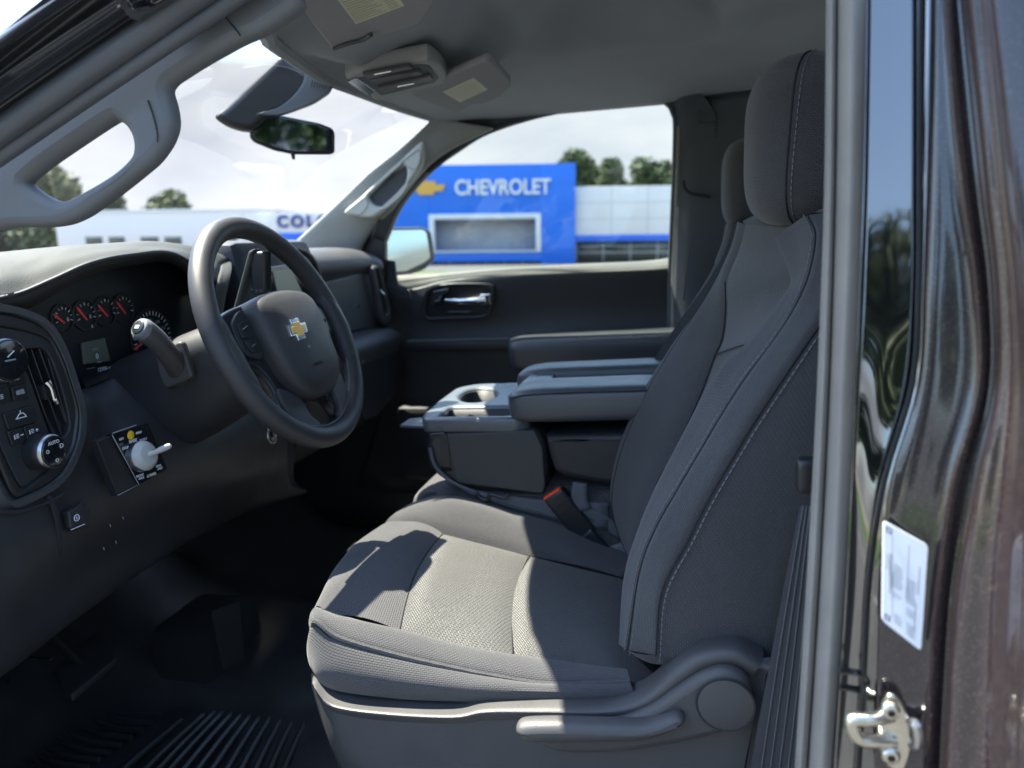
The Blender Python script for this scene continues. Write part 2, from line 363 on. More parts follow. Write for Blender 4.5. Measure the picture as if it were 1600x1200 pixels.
def empty(name,M):
    o=bpy.data.objects.new(name,None); sc.collection.objects.link(o); o.matrix_world=M; return o

# ================================================================== THE PLACE
M3=MT.to_3x3(); CW=MT@CT
AL=R(10.5); EX=V((math.cos(AL),math.sin(AL),0)); EN=V((math.sin(AL),-math.cos(AL),0))   # facade direction / outward normal
_d=M3@ray(750,420); O0=CW+_d*(40/_d.y); O0.z=0
def BP(px,py,off=0):
    d=M3@ray(px,py); t=((O0+EN*off-CW).dot(EN))/d.dot(EN); p=CW+d*t-O0; return p.dot(EX),p.z
def bw(s_,z_,off=0): return O0+EX*s_+EN*off+V((0,0,z_))
RB=Matrix((EX,-EN,V((0,0,1)))).transposed()
def bbox(m,s0,s1,z0,z1,f,th,mt,bev=.01):
    """block on the facade: front face at offset f, thickness th going back"""
    m.box(bw((s0+s1)/2,(z0+z1)/2,f-th/2),(s1-s0,th,z1-z0),mt,bev,RB)
# ground
g=MB(); g.add([(-600,-600,0),(600,-600,0),(600,600,0),(-600,600,0)],[[0,1,2,3]],'asphalt'); tag(g.build('ground'),kind='structure')
g=MB(); g.add([(-90,26,.004),(90,26,.004),(90,31,.004),(-90,31,.004)],[[0,1,2,3]],'grass'); tag(g.build('lawn_strip'),kind='structure')
g=MB(); g.add([(-600,-600,.004),(600,-600,.004),(600,-24,.004),(-600,-24,.004)],[[0,1,2,3]],'grass'); tag(g.build('grass_verge'),kind='structure')
g=MB()
for i in range(-8,9): g.box((i*2.8+1.6,8.5,.004),(.12,5,.006),'line_paint',0)
for i in range(-8,9): g.box((i*2.8+1.6,-11.5,.004),(.12,5,.006),'line_paint',0)
tag(g.build('parking_lines'),kind='structure')
g=MB(); g.box((0,25.9,.06),(180,.2,.13),'kerb',.02); g.box((0,-23.9,.06),(400,.2,.13),'kerb',.02); tag(g.build('kerb'),kind='structure')
# dealership
sL,_=BP(597,330); sR,_=BP(899,330); _,zT=BP(750,257)
bld=tag(empty('showroom_building',Matrix.Translation(O0)),'large showroom with tall blue entrance block, white wings and raised white lettering','building')
def bb(m,name,par=None,**k):
    o=m.build(name,par or bld,**k)
    if not par: o.matrix_parent_inverse=bld.matrix_world.inverted()
    else: pass
    return o
z3=zT/3.0; s1,z1=BP(672,395); s2,z2=BP(845,333); _,zb=BP(760,409)
m=MB(); fr0,fr1=s1,s2; opz0=z1; opz1=z2
bbox(m,sL,fr0,0,zT,0,6,'blue_panel'); bbox(m,fr1,sR,0,zT,0,6,'blue_panel'); bbox(m,fr0+.002,fr1-.002,opz1,zT-.003,0,5.9,'blue_panel'); bbox(m,fr0+.002,fr1-.002,zb,opz0,0,5.9,'blue_panel')
for k in range(1,5):
    zz=zT*k/5; bbox(m,fr1+.05,sR-.01,zz-.01,zz+.01,.006,.01,'blue_band',0)
ent=bb(m,'entrance_block')
fw=(fr1-fr0)*.045
m=MB(); bbox(m,fr0,fr0+fw,opz0,opz1,.14,.5,'white_frame'); bbox(m,fr1-fw,fr1,opz0,opz1,.14,.5,'white_frame'); bbox(m,fr0+fw,fr1-fw,opz1-fw,opz1,.137,.5,'white_frame'); bbox(m,fr0+fw,fr1-fw,opz0,opz0+fw*.3,.137,.5,'white_frame')
o=bb(m,'entrance_frame')
m=MB(); bbox(m,fr0,fr1,opz0,opz1,-1.1,.3,'recess'); bb(m,'recess_wall')
m=MB(); bbox(m,fr0,fr1,0,zb-.02,-.5,.1,'shop_glass'); bb(m,'entrance_glass')
m=MB()
for k in range(7):
    m=MB(); s_=fr0+(fr1-fr0)*k/6; bbox(m,s_-.04,s_+.04,0,zb-.01,-.42,.08,'mullion'); bb(m,'mullion')
# raised letters and emblem
m=MB(); s1,zc=BP(704,294); s2,zc2=BP(867,293); cs=(s1+s2)/2; hh=BP(785,281)[1]-BP(785,305)[1]
m.text('CHEVROLET',bw(cs,(zc+zc2)/2,.08),EX,(0,0,1),hh*1.38,'letter_white',.06,sx=(s2-s1)/(hh*1.38)/6.05,bold=.02)
LET=m.build('lettering',bld); LET.matrix_parent_inverse=bld.matrix_world.inverted()
LETW=(s2-s1); LETC=cs
m=MB(); c,zc=BP(667,294); W_=(BP(697,294)[0]-BP(638,294)[0]); H_=hh*.92
bow=[(-.5,-.24),(-.42,.24),(-.2,.24),(-.18,.5),(.24,.5),(.23,.24),(.5,.24),(.42,-.24),(.2,-.24),(.18,-.5),(-.24,-.5),(-.23,-.24)]
m.plate([bw(c+a*W_,zc+b*H_,.10) for a,b in bow],.09,'gold',.02,face=EN); o=bb(m,'emblem')
# right wing
_,zt=BP(970,290); _,zf=BP(970,367); _,zs=BP(970,377)
sE=sR+17
m=MB(); bbox(m,sR+.01,sE,zf,zt,-.4,12,'white_panel')
for k in range(1,3): zz=zf+(zt-zf)*k/3; bbox(m,sR+.02,sE,zz-.012,zz+.012,-.395,.01,'panel_joint',0)
for k in range(1,9): s_=sR+1.9*k; bbox(m,s_-.012,s_+.012,zf,zt,-.394,.01,'panel_joint',0)
bb(m,'fascia')
m=MB(); bbox(m,sR+.01,sE,zs,zf-.003,-.3,1,'blue_band'); bb(m,'blue_trim')
m=MB(); bbox(m,sR+.01,sE,0,zs-.003,-1.2,.1,'shop_glass'); bb(m,'shop_window')
m=MB()
for k in range(12): s_=sR+.1+1.45*k; bbox(m,s_-.04,s_+.04,0,zs-.004,-1.1,.08,'mullion')
bbox(m,sR,sE,.5,.58,-1.09,.06,'mullion'); bb(m,'window_posts')
# left wing with lettering
sW,_=BP(395,330); _,zt=BP(540,331); _,zf=BP(450,364); _,zs=BP(450,380)
m=MB(); bbox(m,sW,sL-.01,zf,zt,-.4,12,'white_panel')
for k in range(1,5): s_=sL-1.9*k; bbox(m,s_-.012,s_+.012,zf,zt,-.394,.01,'panel_joint',0)
bb(m,'fascia')
m=MB(); bbox(m,sW,sL-.01,zs,zf-.003,-.3,1,'blue_band'); bb(m,'blue_trim')
m=MB(); bbox(m,sW,sL-.01,0,zs-.003,-1.2,.1,'shop_glass'); bb(m,'shop_window')
m=MB(); s1,zc=BP(429,347); hh=BP(450,338)[1]-BP(450,357)[1]
m.text('COLO',bw(s1,zc,-.34),EX,(0,0,1),hh*1.4,'letter_blue',.05,align='LEFT',sx=.98,bold=.04,space=1.32); o=m.build('lettering',bld); o.matrix_parent_inverse=bld.matrix_world.inverted()
# low white building further off
OFF=-14
s1,_=BP(88,360,OFF); s2,_=BP(420,360,OFF); _,zt=BP(230,331,OFF)
lb=tag(empty('low_building',Matrix.Translation(bw((s1+s2)/2,0,OFF))),'long low white building with a row of small dark windows behind the dashboard','building')
m=MB(); bbox(m,s1,s2,0,zt,OFF,10,'stucco'); bbox(m,s1-.1,s2+.1,zt,zt+.15,OFF+.1,10.2,'white_frame'); o=m.build('wall',lb); o.matrix_parent_inverse=lb.matrix_world.inverted()
for a,b in ((134,160),(170,195),(220,248),(257,284),(344,371),(386,408)):
    q1,_=BP(a,375,OFF); q2,_=BP(b,375,OFF); _,y1=BP((a+b)/2,370,OFF); _,y0=BP((a+b)/2,382,OFF)
    m=MB(); bbox(m,q1,q2,y0,y1,OFF+.05,.08,'shop_glass'); o=m.build('window',lb); o.matrix_parent_inverse=lb.matrix_world.inverted()
    f=MB(); bbox(f,q1-.05,q2+.05,y0-.12,y0-.003,OFF+.12,.14,'white_frame'); f.build('sill',o)
# trees
def tree(px,py,wpx,basez,dist_off,seed,leaf,label,name='broadleaf_tree',world=None,hh=None,ww=None):
    rr=random.Random(seed)
    if world: base=V(world); H=hh; W=ww
    else:
        s_,zt=BP(px,py,dist_off); W=abs(BP(px+wpx/2,py,dist_off)[0]-BP(px-wpx/2,py,dist_off)[0]); base=bw(s_,0,dist_off); H=zt
    root=tag(empty(name,Matrix.Translation(base)),label,'tree',group='trees round the lot')
    m=MB(); tr=[V((0,0,-.2)),V((rr.uniform(-.15,.15),0,H*.25)),V((rr.uniform(-.2,.2),rr.uniform(-.2,.2),H*.55)),V((0,0,H*.85))]
    m.tube(tr,[H*.03,H*.022,H*.014,H*.004],'bark',k=8)
    for i in range(7):
        z=H*rr.uniform(.3,.7); a=rr.uniform(0,6.28); l=W*rr.uniform(.25,.42)
        m.tube([V((0,0,z)),V((math.cos(a)*l*.5,math.sin(a)*l*.5,z+l*.3)),V((math.cos(a)*l,math.sin(a)*l,z+l*.45))],[H*.012,H*.007,H*.002],'bark',k=5)
    m.build('trunk',root)
    m=MB(); vs=[];fs=[]; cl=[]
    for i in range(34):
        a=rr.uniform(0,6.28); h=rr.random(); rad=W*.36*math.sqrt(rr.random())*(1-.5*h**1.5)
        cl.append((V((math.cos(a)*rad,math.sin(a)*rad,max(H*.25,H-W*1.15)+(H*.94-max(H*.25,H-W*1.15))*h)),W*rr.uniform(.13,.21)))
    for c,r in cl:
        for k in range(230):
            d=V((rr.gauss(0,1),rr.gauss(0,1),rr.gauss(0,1))); d.normalize(); p=c+V((d.x,d.y,d.z*.8))*r*(rr.random()**.4)
            n=V((rr.gauss(0,1),rr.gauss(0,1),rr.gauss(0,1)+.6)).normalized(); x=n.orthogonal().normalized(); y=n.cross(x); sz=W*rr.uniform(.022,.045); o=len(vs)
            vs+= [p+x*sz,p+y*sz*.6,p-x*sz,p-y*sz*.6]; fs.append([o,o+1,o+2,o+3])
    m.add(vs,fs,leaf); m.build('crown',root); return root
tree(35,252,190,0,-30,1,'leaf_yellow','broad yellowish green tree at far left, seen through the slot in the near pillar')
tree(30,330,170,0,-22,2,'leaf_dark','dark tree low behind the dashboard, left of the white building')
tree(172,296,70,0,-34,3,'leaf','small rounded tree just past the near pillar above the white building')
tree(262,310,120,0,-36,4,'leaf','low spreading tree behind the roof of the white building')
tree(897,232,95,0,-22,5,'leaf_dark','tallest dark tree, directly behind the right corner of the blue block')
tree(956,240,62,0,-23,6,'leaf_dark','narrow upright tree in the middle of the three behind the white wing')
tree(930,256,60,0,-26,8,'leaf','low green tree filling the gap behind the right corner of the blue block')
tree(1018,250,130,0,-24,7,'leaf_dark','wide tree nearest the rear edge of the side window')
for i,(x,y,h,w_) in enumerate(((-16,-32,11,10),(-5,-34,12.5,11),(6,-31,11.5,11),(16,-33,13,12),(28,-32,12,11),(40,-34,13,12))):
    tree(0,0,0,0,0,20+i,'leaf_dark','dark tree of the row that shows only as a reflection in the glossy door pillar',world=(x,y,0),hh=h,ww=w_)['group']='trees reflected in the door pillar'
# ================================================================== THE TRUCK
truck=tag(empty('pickup_truck',MT),'dark pickup truck with its driver door open, showing charcoal cloth seats, dashboard and far door','pickup truck')
def T(m,name,par=None,**k): return m.build(name,par or truck,**k)
# ---- driver seat cushion --------------------------------------------------
Yn,Yi,Yf,Yc,Yo=-.672,-.625,-.235,-.185,-.135
pipe=[(488,985,-.655),(494,972,Yn+.006),(530,998,Yn),(620,1025,Yn),(710,1046,Yn),(770,1058,Yn),(860,1071,Yn),(985,1067,Yn)]
nins=[(495,952,-.60),(515,962,-.618),(568,975,Yi),(624,986,Yi),(716,1010,Yi),(800,1026,Yi),(851,1033,Yi),(975,1056,Yi)]
fins=[(600,822,-.25),(641,818,Yf),(692,834,Yf),(735,845,Yf),(770,855,Yf),(827,869,Yf),(914,887,Yf),(970,903,Yf)]
fcre=[(622,806,-.20),(659,792,Yc),(700,789,Yc),(745,800,Yc),(790,815,Yc),(860,838,Yc),(920,866,Yc),(985,892,Yc)]
fout=[(606,818,-.16),(650,790,Yo),(692,781,Yo),(740,786,Yo),(809,807,Yo),(872,824,Yo),(930,848,Yo),(995,876,Yo)]
def mix(a,b,t,dz=0): return [P(p).lerp(P(q),t)+V((0,0,dz)) for p,q in zip(a,b)]
m=MB()
# near bolster top strip
m.patch([nins,mix(nins,pipe,.5,.006),pipe],'fabric',n=6,puff=.006,pe=(0,0,1,1),face=(0,-.2,1))
# side face
side2=[(484,1010,-.64),(488,1018,-.66),(520,1045,-.684),(620,1062,-.688),(710,1072,-.688),(770,1076,-.688),(860,1080,-.685),(990,1080,-.68)]
side3=[(486,1035,-.63),(494,1056,-.655),(520,1078,-.675),(620,1092,-.68),(710,1096,-.68),(770,1098,-.68),(860,1097,-.68),(1000,1095,-.675)]
m.patch([pipe,side2,side3],'fabric',n=6,puff=.004,pe=(0,0,1,1),face=(0,-1,0))
# front panel: rolls over the leading edge down to the base
def fr(p,dx,dz): q=P(p); return V((q.x+dx,q.y,q.z+dz))
fe=[(495,952,-.60),(507,929,-.56),(525,893,-.48),(545,866,-.42),(565,846,-.34),(600,822,-.25)]
fi=[(515,962,-.618),(0,0,0),(0,0,0),(0,0,0),(0,0,0),(641,818,Yf)]
a=P(fi[0]); b=P(fi[-1]); A2=P((624,986,Yi)); B2=P((692,834,Yf))
sx=[P(p) for p in fe]
mid=[]
for k in range(6):
    t=k/5; q=a.lerp(b,t); q.z+=.012*math.sin(math.pi*t); mid.append(q)
ins=[A2.lerp(B2,t/5)+V((-.012*math.sin(math.pi*t/5),0,.006*math.sin(math.pi*t/5))) for t in range(6)]
half=[(p+q)*.5+V((0,0,.004)) for p,q in zip(mid,ins)]
low=[p+V((-.012,0,-.045)) for p in sx]; low2=[p+V((.0,0,-.11)) for p in sx]
m.patch([low2,low,sx,mid,half,ins],'fabric',n=5,puff=.004,pe=(0,0,0,1),face=(-.3,-.2,1))
# far bolster
m.patch([fins,fcre,fout],'fabric',n=6,puff=.008,pe=(0,0,1,0),face=(0,-.3,1))
far=[P(p)+V((0,.012,-.05)) for p in fout]; far2=[P(p)+V((0,.005,-.11)) for p in fout]
m.patch([fout,far,far2],'fabric',n=5,face=(0,1,0))
m.patch([[pipe[0],side2[0],side3[0]],[P(pipe[0])+V((-.002,.03,-.004)),P(side2[0])+V((-.006,.03,0)),P(side3[0])+V((0,.03,0))],[sx[1],low[1],low2[1]]],'fabric',n=4,face=(-1,-.3,0))
m.patch([[P(p)+V((0,0,-.004)) for p in nins],[P(a_).lerp(P(b_),.5)+V((0,0,-.02)) for a_,b_ in zip(nins,fins)],[P(p)+V((0,0,-.004)) for p in fins]],'fabric',n=5,face=(0,0,1))
# welts and stitching
m.tube([P(p)+V((0,-.001,.002)) for p in pipe],.0032,'fabric',k=6,n=6)
m.seam([P(p)+V((0,-.002,-.004)) for p in pipe],.0010)
m.seam([P(p)+V((0,0,.001)) for p in nins[1:]],.0009); m.stitch([P(p)+V((0,-.006,.004)) for p in nins[1:]])
m.seam([P(p)+V((0,0,.001)) for p in fins[1:]],.0009); m.seam([q+V((0,0,.001)) for q in ins],.0009)
sl=[P(fins[1])]+[P(fcre[i]).lerp(P(fout[i]),.35)+V((0,0,.0055)) for i in (1,2,3,4,5,6)]
m.seam(sl,.0009); 
seat=T(m,'seat',label='charcoal cloth driver seat cushion with sunlit patch')
# insert (woven centre of the cushion)
m=MB(); E2=P((801,1026,Yi)); G2=P((827,869,Yf))
pan1=[]; 
def strip(a0,a1,b0,b1,r=5,bow=.0,dip=-.006):
    rows=[]
    for i in range(r+1):
        t=i/r; row=[]
        for k in range(6):
            u=k/5; p=a0.lerp(a1,u).lerp(b0.lerp(b1,u),t); p=p+V((-.012*math.sin(math.pi*u)*(1-t)-bow*math.sin(math.pi*u)*t,0,.006*math.sin(math.pi*u)*(1-t)+dip*math.sin(math.pi*u)*t)); row.append(p)
        rows.append(row)
    return rows
m.patch(strip(A2,B2,E2,G2,4,.012,.002),'fabric_insert',n=5,puff=.007,pe=(1,1,1,1),face=(0,0,1))
m.seam([E2.lerp(G2,k/5)+V((-.012*math.sin(math.pi*k/5),0,.003)) for k in range(6)],.0010)
T(m,'seat_insert',seat,label='woven centre panel of the driver seat')
m=MB()
A3=P((972,1056,Yi)); B3=P((967,903,Yf))
m.patch(strip(E2,G2,A3,B3,3,0,-.006),'fabric_insert',n=5,puff=.005,face=(0,0,1))
m.patch([[A3,A3.lerp(B3,.5),B3],[A3+V((.05,0,-.03)),A3.lerp(B3,.5)+V((.05,0,-.03)),B3+V((.05,0,-.03))]],'fabric',n=4,face=(0,0,1))
T(m,'seat_rear_panel',seat)
# ---- driver backrest --------------------------------------------------------
m=MB()
Ca=[(1160,345,-.16),(1150,383,-.15),(1133,420,-.145),(1101,469,-.14),(1057,529,-.135),(1034,564,-.135),(1003,614,-.135),(968,694,-.135),(954,759,-.135),(957,800,-.135),(971,838,-.135),(990,870,-.135)]
Cc=[(1165,350,-.27),(1155,390,-.25),(1136,440,-.24),(1136,485,-.235),(1131,529,-.235),(1120,554,-.235),(1098,614,-.235),(1061,697,-.24),(1028,756,-.25),(1009,807,-.26),(1000,850,-.26),(1000,900,-.26)]
Cd=[(1215,372,-.52),(1232,410,-.54),(1240,440,-.56),(1224,469,-.58),(1183,523,-.59),(1155,553,-.60),(1120,589,-.605),(1060,700,-.61),(1025,769,-.61),(998,835,-.61),(978,905,-.61),(971,1005,-.61)]
Ce=[(1262,336,-.56),(1275,367,-.60),(1266,424,-.615),(1247,472,-.62),(1215,526,-.63),(1167,589,-.64),(1126,652,-.645),(1098,700,-.645),(1063,759,-.65),(1025,826,-.65),(1000,895,-.65),(981,1016,-.645)]
Cf=[(1290,332,-.57),(1305,375,-.61),(1312,430,-.63),(1300,480,-.645),(1262,535,-.66),(1215,605,-.668),(1180,658,-.67),(1158,694,-.672),(1110,776,-.675),(1075,845,-.675),(1035,925,-.675),(1026,1024,-.67)]
Cg=[P(p)+V((.10+.012*i*.2,.006,.004)) for i,p in enumerate(Cf)]
Ch=[P(p)+V((.16,.03,.006)) for p in Cf]
N_=len(Ca)
def off(p,d): return P(p)+V(d)
# valleys either side of the centre
val=[off(p,(.045 if i>2 else .02,.05,.012)) for i,p in enumerate(Cd)]
cen=[(P(a)+v_)*.5+V((-.004,0,0)) for a,v_ in zip(Cc,val)]
bk=lambda C_,d:[P(p)+V(d) for p in C_]
# far bolster (rounded face between outer edge and valley)
farc=[P(a).lerp(P(c),.35)+V((-.006,0,0)) for a,c in zip(Ca,Cc)]
m.patch([Cc,mix(Cc,Ca,.5),Ca],'fabric',n=6,puff=.009,pe=(0,0,1,1),pw=4,face=(-1,-.3,0))
m.patch([Ca,bk(Ca,(.06,.014,0)),bk(Ca,(.15,.0,0))],'fabric',n=5,face=(0,1,0))
# near bolster front face
m.patch([val,bk(Cd,(.012,.02,.0)),Cd,mix(Cd,Ce,.5),Ce],'fabric',n=6,puff=.003,pe=(0,0,0,1),face=(-1,-.5,0))
m.patch([Ce,mix(Ce,Cf,.5),Cf],'fabric',n=6,puff=.006,face=(-.6,-1,0))
m.patch([Cf,Cg,Ch],'fabric',n=6,puff=.006,pe=(0,0,1,0),face=(-.2,-1,0))
m.patch([Ch,bk(Ch,(.015,.12,0)),bk(Ca,(.15,0,0))],'fabric',n=4,face=(1,0,0))
m.patch([[p+V((.004,0,0)) for p in map(P,Cc)],[p+V((.012,0,0)) for p in cen],[p+V((.006,0,0)) for p in val]],'fabric',n=6,face=(-1,0,0))
# underside
bo=[Cd[-1],Ce[-1],Cf[-1],Cg[-1],Ch[-1]]
m.patch([bo,[P(p)+V((.022,.02,-.022)) for p in bo],[P(p)+V((.05,.10,-.03)) for p in bo]],'fabric',n=4,face=(0,-.5,-1))
m.patch([[Cd[-1],cen[-1],Ca[-1]],[P(p)+V((.04,0,-.04)) for p in (Cd[-1],cen[-1],Ca[-1])]],'fabric',n=5,face=(-1,0,0))
# shoulders
top=[Ca[0],Cc[0],cen[0],val[0],Cd[0],Ce[0],Cf[0]]
m.patch([top,[P(p)+V((.03,0,.010)) for p in top],[P(p)+V((.07,0,.008)) for p in top],[P(p)+V((.14,0,-.01)) for p in top]],'fabric',n=5,face=(-.3,0,1))
# seams
sh=lambda C_,d:[P(p)+V(d) for p in C_]
m.seam(sh(Ce,(-.001,-.001,0)),.0010); m.stitch(sh(Ce,(-.004,.004,.0)),r=.0007); m.stitch(sh(Ce,(.003,-.003,-.001)),r=.0007)
m.seam(sh(Cf,(-.001,-.002,0)),.0011); m.stitch(sh(Cf,(.004,-.004,-.002)),r=.0008)
m.seam([P(a).lerp(P(c),.16)+V((-.008,0,0)) for a,c in zip(Ca[2:],Cc[2:])],.0012)
m.seam(sh(Cc[2:9],(-.003,0,0)),.0010)
back=T(m,'backrest',seat)
m=MB(); K=7
m.patch([Cc[:K-1],cen[:K-1],val[:K-1]],'fabric_rib',n=7,puff=.004,face=(-1,0,0))
T(m,'backrest_insert',back,label='ribbed shoulder panel of the driver backrest')
m=MB(); m.patch([Cc[K-2:],cen[K-2:],val[K-2:]],'fabric_insert',n=7,puff=.004,face=(-1,0,0))
m.seam([P(Cc[K-2])+V((-.003,0,0)),cen[K-2]+V((-.004,0,0)),val[K-2]],.0010)
T(m,'backrest_lower_insert',back)
# headrest
hr=(.790,-.412,1.018)
def hd(p):
    t=(p.z+1)/2
    return V((p.x*(.80+.2*t)+(.10*(t-.5)),p.y*(.88+.12*t)-0,p.z))
HS=(.205,.275,.200); HRot=Matrix.Rotation(R(4),3,'Y')
m=MB(); m.sup(hr,HS,'fabric',e=(.62,.50),nu=64,nv=36,deform=hd,rot=HRot)
HR=T(m,'headrest',seat)
def hpt(th,ph,k=1.004):
    g=lambda x,p: math.copysign(abs(x)**p,x)
    p=hd(V((g(math.cos(ph),.50)*g(math.cos(th),.62),g(math.cos(ph),.50)*g(math.sin(th),.62),g(math.sin(ph),.50))))
    return HRot@V((p.x*HS[0]/2,p.y*HS[1]/2,p.z*HS[2]/2))*k+V(hr)
# side seam of the headrest
m=MB(); 
sm=[(1226,84),(1224,130),(1224,180),(1226,230),(1233,280),(1241,318)]
m.seam([hpt(R(-114),R(a)) for a in range(-66,72,6)],.0012); m.stitch([hpt(R(-109),R(a),1.006) for a in range(-66,72,6)],r=.0008)
T(m,'headrest_seam',HR)
for yy in (-.36,-.47): m=MB(); m.tube([(.78,yy,.93),(.775,yy,.87)],.006,'silver',k=10,n=1); T(m,'headrest_post',HR)
# belt guide loop behind the seat
# ---- seat base trim -------------------------------------------------------
m=MB()
b1=[(490,1056,-.655),(492,1068,-.675),(520,1092,-.69),(600,1104,-.695),(707,1109,-.697),(760,1100,-.697),(850,1098,-.697),(947,1098,-.697),(1000,1085,-.70),(1060,1035,-.70),(1100,1013,-.70),(1150,1008,-.70),(1192,1028,-.70)]
b2=[(490,1070,-.655),(496,1082,-.685),(520,1104,-.705),(600,1116,-.71),(707,1121,-.712),(760,1113,-.712),(850,1113,-.712),(947,1113,-.712),(1010,1098,-.712),(1065,1056,-.712),(1100,1034,-.712),(1150,1028,-.712),(1184,1044,-.712)]
b3=[(492,1084,-.655),(502,1096,-.68),(525,1114,-.70),(600,1126,-.705),(707,1131,-.707),(760,1126,-.707),(850,1126,-.707),(947,1128,-.707),(1015,1114,-.707),(1070,1078,-.707),(1104,1054,-.707),(1145,1048,-.707),(1176,1060,-.707)]
b4=[(512,1150,-.655),(520,1160,-.68),(545,1170,-.70),(610,1175,-.705),(707,1178,-.707),(760,1178,-.707),(850,1178,-.707),(947,1176,-.707),(1015,1172,-.707),(1070,1160,-.707),(1110,1150,-.707),(1150,1140,-.707),(1178,1120,-.707)]
b5=[(545,1230,-.64),(560,1240,-.68),(590,1250,-.70),(640,1270,-.705),(707,1275,-.707),(760,1275,-.707),(850,1275,-.707),(947,1270,-.707),(1015,1265,-.707),(1070,1260,-.707),(1110,1250,-.707),(1140,1240,-.707),(1160,1230,-.707)]
b0=[P(p)+V((.004,.04,-.004)) for p in b1]
m.patch([b0,b1,b2,b3],'seat_plastic',n=5,face=(0,-.6,1))
m.patch([b3,b4,b5,[P(p)+V((.01,0,-.09)) for p in b5]],'seat_plastic',n=5,face=(0,-1,0))
m.patch([[b1[-1],b2[-1],b3[-1],b4[-1],b5[-1]],[P(p)+V((.02,.03,0)) for p in (b1[-1],b2[-1],b3[-1],b4[-1],b5[-1])],[P(p)+V((.0,.3,0)) for p in (b1[-1],b2[-1],b3[-1],b4[-1],b5[-1])]],'seat_plastic',n=4,face=(1,-.5,0))
m.patch([[b1[0],b2[0],b3[0],b4[0],b5[0]],[P(p)+V((-.01,.05,0)) for p in (b1[0],b2[0],b3[0],b4[0],b5[0])],[P(p)+V((.0,.4,0)) for p in (b1[0],b2[0],b3[0],b4[0],b5[0])]],'seat_plastic',n=4,face=(-1,-.5,0))
T(m,'seat_side_trim',seat)
# recliner arm + lever + pivot cap
m=MB()
arm=[(835,1128,-.722),(900,1131,-.722),(960,1128,-.722),(1010,1112,-.724),(1060,1080,-.726),(1100,1056,-.726),(1138,1048,-.726),(1170,1066,-.726),(1176,1105,-.726),(1160,1138,-.726),(1120,1152,-.726),(1050,1166,-.724),(980,1178,-.724),(900,1180,-.722),(860,1174,-.722),(840,1160,-.722)]
m.plate(spl([P(p) for p in arm],4,True),.022,'seat_plastic',bev=.009)
T(m,'recliner_cover',seat)
m=MB(); c=P((1134,1101,-.728)); m.disc(c,(0,-1,0),.0285,.0022,'seat_plastic',bev=.0008,k=48); m.tube([c+V((.0295*math.cos(t*.2618),-.0012,.0295*math.sin(t*.2618))) for t in range(24)],.0012,'seam',k=5,closed=True,n=1)
T(m,'pivot_cap',seat)
m=MB()
lev=[(806,1148,-.748),(812,1136,-.75),(860,1136,-.752),(930,1139,-.752),(1000,1141,-.75),(1030,1132,-.745),(1060,1118,-.738),(1070,1130,-.738),(1040,1152,-.745),(1000,1166,-.75),(940,1168,-.752),(870,1167,-.752),(825,1163,-.75)]
m.plate(spl([P(p) for p in lev],4,True),.026,'seat_plastic',bev=.0095)
T(m,'recline_lever',seat)
# ---- passenger seat: mirrored copy -----------------------------------------
def mirror_copy(o,par):
    c=o.copy(); sc.collection.objects.link(c); c.parent=par
    if par is truck: c.scale=(1,-1,1)
    for ch in [k for k in list(bpy.data.objects) if k.parent is o and k is not c]: mirror_copy(ch,c)
    return c
ps=mirror_copy(seat,truck); ps['label']='charcoal cloth passenger seat beyond the console'
for c in ps.children_recursive:
    if c.get('label'): c['label']=c['label'].replace('driver','passenger')
# ================================================================== CAB
# headliner: z(x,y) with a raised panel in the middle
def sst(a,b,x): t=max(0,min(1,(x-a)/(b-a))); return t*t*(3-2*t)
HZ=[(-.60,1.185),(-.55,1.195),(-.38,1.228),(-.08,1.240),(.15,1.258),(.40,1.274),(.55,1.274),(.62,1.270),(.66,1.262)]
HX=[(-.60,.150),(-.55,.108),(-.38,.028),(-.08,-.041),(.15,-.075),(.40,-.105),(.55,-.095),(.62,-.074),(.66,-.03)]
def lerp_t(T_,y):
    if y<=T_[0][0]: return T_[0][1]
    for (a,xa),(b,xb) in zip(T_,T_[1:]):
        if y<=b: return xa+(xb-xa)*(y-a)/(b-a)
    return T_[-1][1]
def hx(y): return lerp_t(HX,y)
def hz(x,y):
    z=1.318-.035*(abs(y)/.64)**2.6
    x0=hx(y)
    if x<.26:
        zh=lerp_t(HZ,y); z-=(z-zh)*(max(0,(.26-x))/(.26-x0))**1.7
    z-=.040*sst(.01,.08,x)*(1-sst(.22,.30,x))*sst(-.36,-.24,y)*(1-sst(.14,.24,y))
    rec=sst(.30,.38,x)*(1-sst(.66,.70,x))*sst(-.42,-.36,y)*(1-sst(.11,.25,y))
    z+=.05*rec
    rec2=sst(.73,.77,x)*(1-sst(1.0,1.04,x))*sst(-.42,-.36,y)*(1-sst(.22,.27,y))
    return z+.02*rec2
m=MB(); rows=[]
ys=[-.70+1.44*i/44 for i in range(45)]
NX=60
grid=[]
for i in range(NX+1):
    row=[]
    for y in ys:
        x0=hx(y); x=x0+(1.02-x0)*i/NX; row.append(V((x,y,hz(x,y))))
    grid.append(row)
vs=[p for r_ in grid for p in r_]; n_=len(ys)
m.add(vs,[[i*n_+j,i*n_+j+1,(i+1)*n_+j+1,(i+1)*n_+j] for i in range(NX) for j in range(n_-1)],'headliner')
# front lip of the headliner
m.tube([V((hx(y)+.002,y,hz(hx(y),y)-.001)) for y in ys[::4]],.006,'headliner',k=8,n=2)
HL=T(m,'headliner',solid=.006,off=1)
